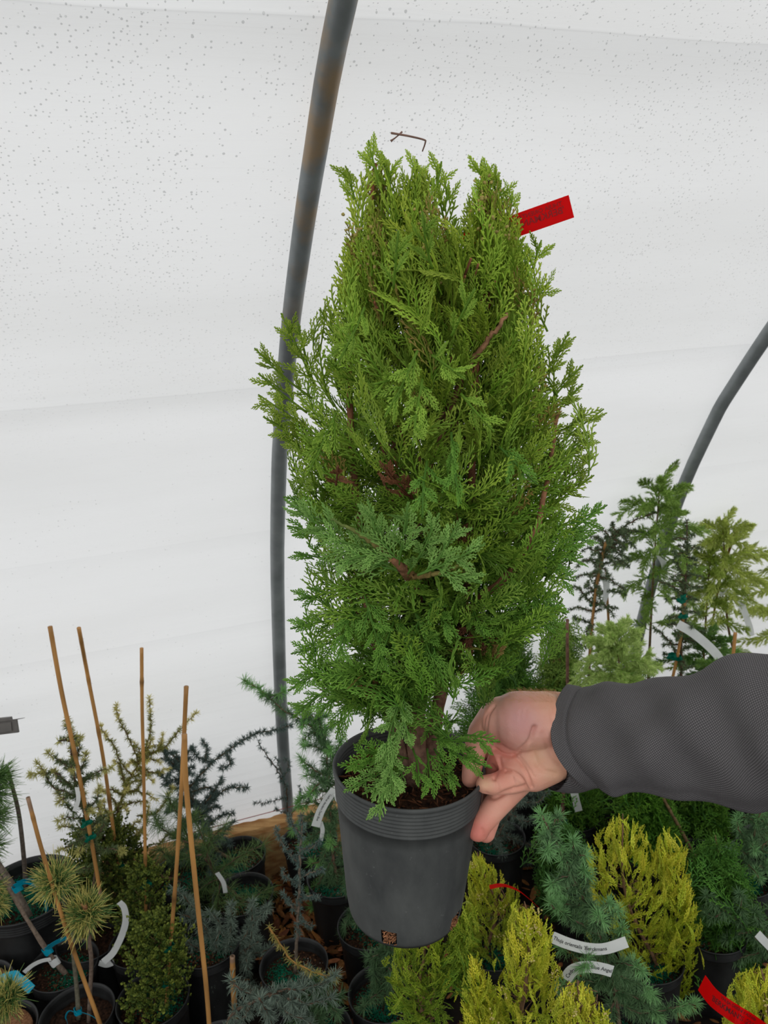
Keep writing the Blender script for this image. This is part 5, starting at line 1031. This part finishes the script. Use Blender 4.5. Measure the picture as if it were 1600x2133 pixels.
thuja('green thuja between the two right hand cedars', wall(.84, -.86, .2), [[(1740, 1460, 1520), (1800, 1440, 1560), (1880, 1430, 1590), (1960, 1440, 1590), (2020, 1450, 1560)]], 240, (lin(48, 92, 34), lin(96, 148, 58)))
thuja('lime green thuja cut by the right edge below the sleeve', wall(1.32, -.56, .2), [[(1540, 1570, 1640), (1640, 1550, 1680), (1720, 1560, 1680), (1800, 1580, 1670)]], 170, (lin(64, 110, 30), lin(140, 180, 60)))
thuja('dark green thuja in the shade behind the thumb', wall(.66, -.58, .2), [[(1700, 1140, 1180), (1760, 1110, 1230), (1830, 1100, 1250), (1880, 1110, 1240)]], 170, (lin(40, 78, 32), lin(80, 126, 52)))
thuja('green thuja seen between the held conifer and the back of the hand', wall(.5, -.16, .2), [[(1310, 1020, 1100), (1380, 980, 1140), (1460, 930, 1150), (1560, 920, 1120)]], 260, (lin(52, 94, 36), lin(104, 150, 60)))
thuja('pale green thuja behind the wrist, left of the staked shrubs', wall(.75, -.15, .2), [[(1290, 1150, 1190), (1350, 1110, 1230), (1420, 1080, 1240), (1520, 1080, 1230)]], 200, (lin(84, 128, 48), lin(158, 190, 88)))

# tall staked shrubs in the back
def feathery(label, base, main, nbr, L, c0, c1, canes=(), ties=(), tags=(), green=True, droop=.5, up=.5, f0=.35, kind=1, tk=1.0, name='cryptomeria', extra=()):
    e, b = site(label, 'potted plant', base, kind, green, name); Y = b[1]; P = upx(Y, main); P[0] = np.array([b[0], b[1], .17]); Q = spline(P, 50); T = nrm(np.gradient(Q, axis=0))
    W, N = MB(), MB(); W.tube(Q, np.linspace(.0052, .0014, 50), lin(112, 92, 64), 8); ga = rng.uniform(0, 6)
    def frond(a, d, l, c0, c1):
        g = np.array([0, 0, -1.]); q = [a, a+d*l*.5+g*l*.03, a+d*l+g*l*droop*.6]; S = spline(q, 12)
        W.tube(S, np.linspace(.0014, .0006, 12), c0, 5)
        k = np.arange(1, 12); tt = nrm(np.gradient(S, axis=0))[k]
        for rep in range(3):
            s = nrm(np.cross(tt, rv(11))); dd = nrm(s*.7+tt); ll = (l*.32*(1-.6*k/12))[:, None]*rng.uniform(.6, 1.1, (11, 1)); p0 = S[k]; p1 = p0+dd*ll*.55; p2 = p0+dd*ll+g*ll*droop*.35
            n_ = 9; pts = []; ds = []
            for i_ in range(n_):
                f = (i_+1)/n_; pts.append(p0+(p2-p0)*f+(p1-(p0+p2)/2)*4*f*(1-f)*.5); ds.append(dd)
            W.tubes(np.stack([p0, p1, p2], 1), np.full((11, 3), .0006), (c0+c1)/2, None, 3)
            pts = np.concatenate(pts); ds = np.concatenate(ds); m_ = 4; pp = np.repeat(pts, m_, 0); d3 = nrm(np.repeat(ds, m_, 0)*1.0+rv(len(pp))*.6); l3 = .0105*rng.uniform(.7, 1.2, (len(pp), 1)); f_ = rng.random((len(pp), 1))
            cc = c0+(c1-c0)*f_; N.tubes(np.stack([pp, pp+d3*l3], 1), np.tile([[.00062*tk, .00025*tk]], (len(pp), 1)), np.stack([cc*.9, cc*1.05], 1), None, 3)
    for i in range(nbr):
        f = f0+(1-f0)*(i/(nbr-1))**.85; k = min(48, int(f*49)); ga += 2.4; t = T[k]; x = nrm(np.cross(t, [.1, 1, 0])); y = np.cross(t, x); o = x*math.cos(ga)+y*math.sin(ga)
        frond(Q[k], nrm(o+t*(up+.6*(f > .85))), L*(1.1-.55*f)*rng.uniform(.8, 1.2), c0, c1)
    frond(Q[-2], nrm(T[-1]), L*.4, c0, c1)
    for (a, b_) in extra: A_, B_ = upx(Y, [a])[0], upx(Y, [b_])[0]; d = B_-A_; l = np.linalg.norm(d); frond(A_, nrm(d+[0, 0, droop*.5*l]), l, c0, c1)
    W.build('branches', M['bark'], e); N.build('foliage', M['leaf'], e)
    for cpts, r_, tn in canes: cane(upx(Y-.02, cpts), r_, e, tone=tn)
    for (x, y) in ties: tape(e, aty(x, y, Y-.01), [0, 0, 1], .0085, .013)
    for (pts, w_, wd) in tags: ribbon(e, upx(Y-.03, pts), w_, wd, 'white', 'name_tag')
    return e, b
def spruce(label, base, main, branches, ties, tags, canes=(), c0=lin(64, 84, 58), c1=lin(124, 144, 100), nb=34, blen=.10, ln=.012, **kw):
    e, b = cedar(label, base, main, branches, c0=c0, c1=c1, ln=ln, n=14, sp=.006, r0=.0048, wood=lin(96, 74, 60), nb=nb, blen=blen, name='potted_spruce', nr=.0008, taper=.55, **kw); Y = b[1]
    for cpts, r_, tn in canes: cane(upx(Y-.01, cpts), r_, e, tone=tn)
    for (x, y, w_) in ties: tape(e, aty(x, y, Y-.01), [0, 0, 1], .0095, w_)
    for (pts, w_, wd) in tags: ribbon(e, upx(Y-.04, pts), w_, wd, 'white', 'name_tag')
    return e, b
spruce('dark spruce whose leader arches right, tied with green tape above a white tag', wall(.98, -.15, .2), [(1212, 1600), (1228, 1400), (1238, 1250), (1250, 1170), (1262, 1140), (1290, 1105), (1330, 1080), (1376, 1066)],
  [[(1285, 1110), (1320, 1106), (1352, 1110)], [(1265, 1140), (1290, 1130), (1298, 1132)], [(1236, 1260), (1205, 1225), (1190, 1222)], [(1234, 1300), (1210, 1290), (1196, 1285)], [(1230, 1350), (1200, 1340), (1190, 1325)], [(1236, 1240), (1260, 1230), (1265, 1215)]], [(1262, 1138, .014), (1254, 1156, .014), (1238, 1258, .012)], [([(1236, 1188), (1252, 1196), (1262, 1212), (1262, 1240), (1252, 1268)], .020, RT*.6+UP*.6)], canes=[([(1225, 1400), (1240, 1240), (1262, 1130)], .0046, .9)], nb=44, blen=.10, f0=.25, f1=.74, up=.2)
feathery('tall feathery green shrub topped with a pale tuft, left of the far hoop pipe', wall(1.2, -.15, .2), [(1344, 1556), (1352, 1380), (1360, 1220), (1366, 1120), (1374, 1020)], 34, .2, lin(116, 160, 62), lin(198, 228, 120), ties=[(1366, 1116), (1358, 1200)], tags=[([(1362, 1140), (1364, 1146), (1366, 1152)], .02, RT), ([(1368, 1150), (1382, 1172), (1386, 1205)], .018, RT*.8+UP*.3)], canes=[([(1270, 1390), (1268, 1300), (1262, 1195)], .0042, .75)], extra=[((1368, 1070), (1285, 1060)), ((1370, 1080), (1416, 1030)), ((1372, 1100), (1434, 1058))])
spruce('thin spruce with wide green tape band and long white tag above the sleeve', wall(1.21, -.38, .2), [(1430, 1621), (1420, 1400), (1425, 1270), (1430, 1180), (1432, 1085)],
  [[(1426, 1240), (1400, 1220), (1370, 1210)], [(1420, 1380), (1390, 1330), (1362, 1308)], [(1424, 1340), (1450, 1320), (1470, 1316)], [(1426, 1200), (1410, 1170), (1404, 1150)]], [(1421, 1246, .026), (1424, 1282, .014), (1400, 1366, .014), (1412, 1370, .012)], [([(1412, 1300), (1440, 1316), (1470, 1340), (1492, 1362), (1504, 1380)], .026, RT*.6+UP*.7)], canes=[([(1400, 1420), (1418, 1330), (1428, 1240)], .0048, .9)], nb=40, blen=.07, f0=.25, f1=.93, up=.3)
feathery('lime feathery shrub on a leaning cane behind the thin spruce', wall(1.44, -.15, .2), [(1455, 1528), (1465, 1400), (1470, 1300), (1475, 1220), (1480, 1160)], 26, .17, lin(146, 182, 60), lin(220, 236, 120), f0=.3)
feathery('golden feathery shrub with spreading fronds near the top of the leaning cane, far right', wall(1.66, -.18, .2), [(1541, 1502), (1522, 1330), (1512, 1220), (1510, 1160), (1506, 1105)], 34, .2, lin(184, 208, 76), lin(244, 250, 156), canes=[([(1478, 1340), (1500, 1210), (1536, 1098)], .0038, .7)], ties=[(1506, 1190), (1498, 1222)], tags=[([(1500, 1235), (1520, 1234), (1545, 1262), (1560, 1300), (1566, 1325)], .022, RT*.8+UP*.4)], extra=[((1512, 1190), (1600, 1150)), ((1512, 1230), (1600, 1200)), ((1508, 1150), (1470, 1120)), ((1520, 1280), (1610, 1270))])
feathery('golden feathery shrub cut off by the right edge above the sleeve', wall(1.88, -.2, .2), [(1670, 1477), (1660, 1350), (1650, 1260), (1640, 1200)], 22, .2, lin(184, 208, 76), lin(244, 250, 150), extra=[((1640, 1290), (1545, 1270)), ((1640, 1340), (1540, 1330))])
feathery('light green feathery shrub just above the cuff of the sleeve', wall(1.22, -.62, .2), [(1545, 1690), (1545, 1560), (1540, 1480), (1530, 1400)], 18, .15, lin(92, 140, 60), lin(166, 204, 104), canes=[([(1520, 1430), (1526, 1380), (1532, 1318)], .0046, 1.1)], f0=.5)
feathery('pale green feathery shrub behind the cuff, low between the stakes', wall(1.02, -.60, .2), [(1400, 1734), (1330, 1560), (1300, 1430), (1280, 1330)], 30, .15, lin(160, 198, 90), lin(230, 246, 160), f0=.5, extra=[((1300, 1430), (1200, 1390)), ((1290, 1400), (1240, 1330)), ((1300, 1420), (1360, 1340))])
feathery('deep green feathery shrub behind the sleeve, under the long white tag', wall(1.44, -.37, .2), [(1545, 1590), (1500, 1480), (1470, 1400), (1465, 1340)], 24, .17, lin(76, 122, 54), lin(142, 186, 92), f0=.35)
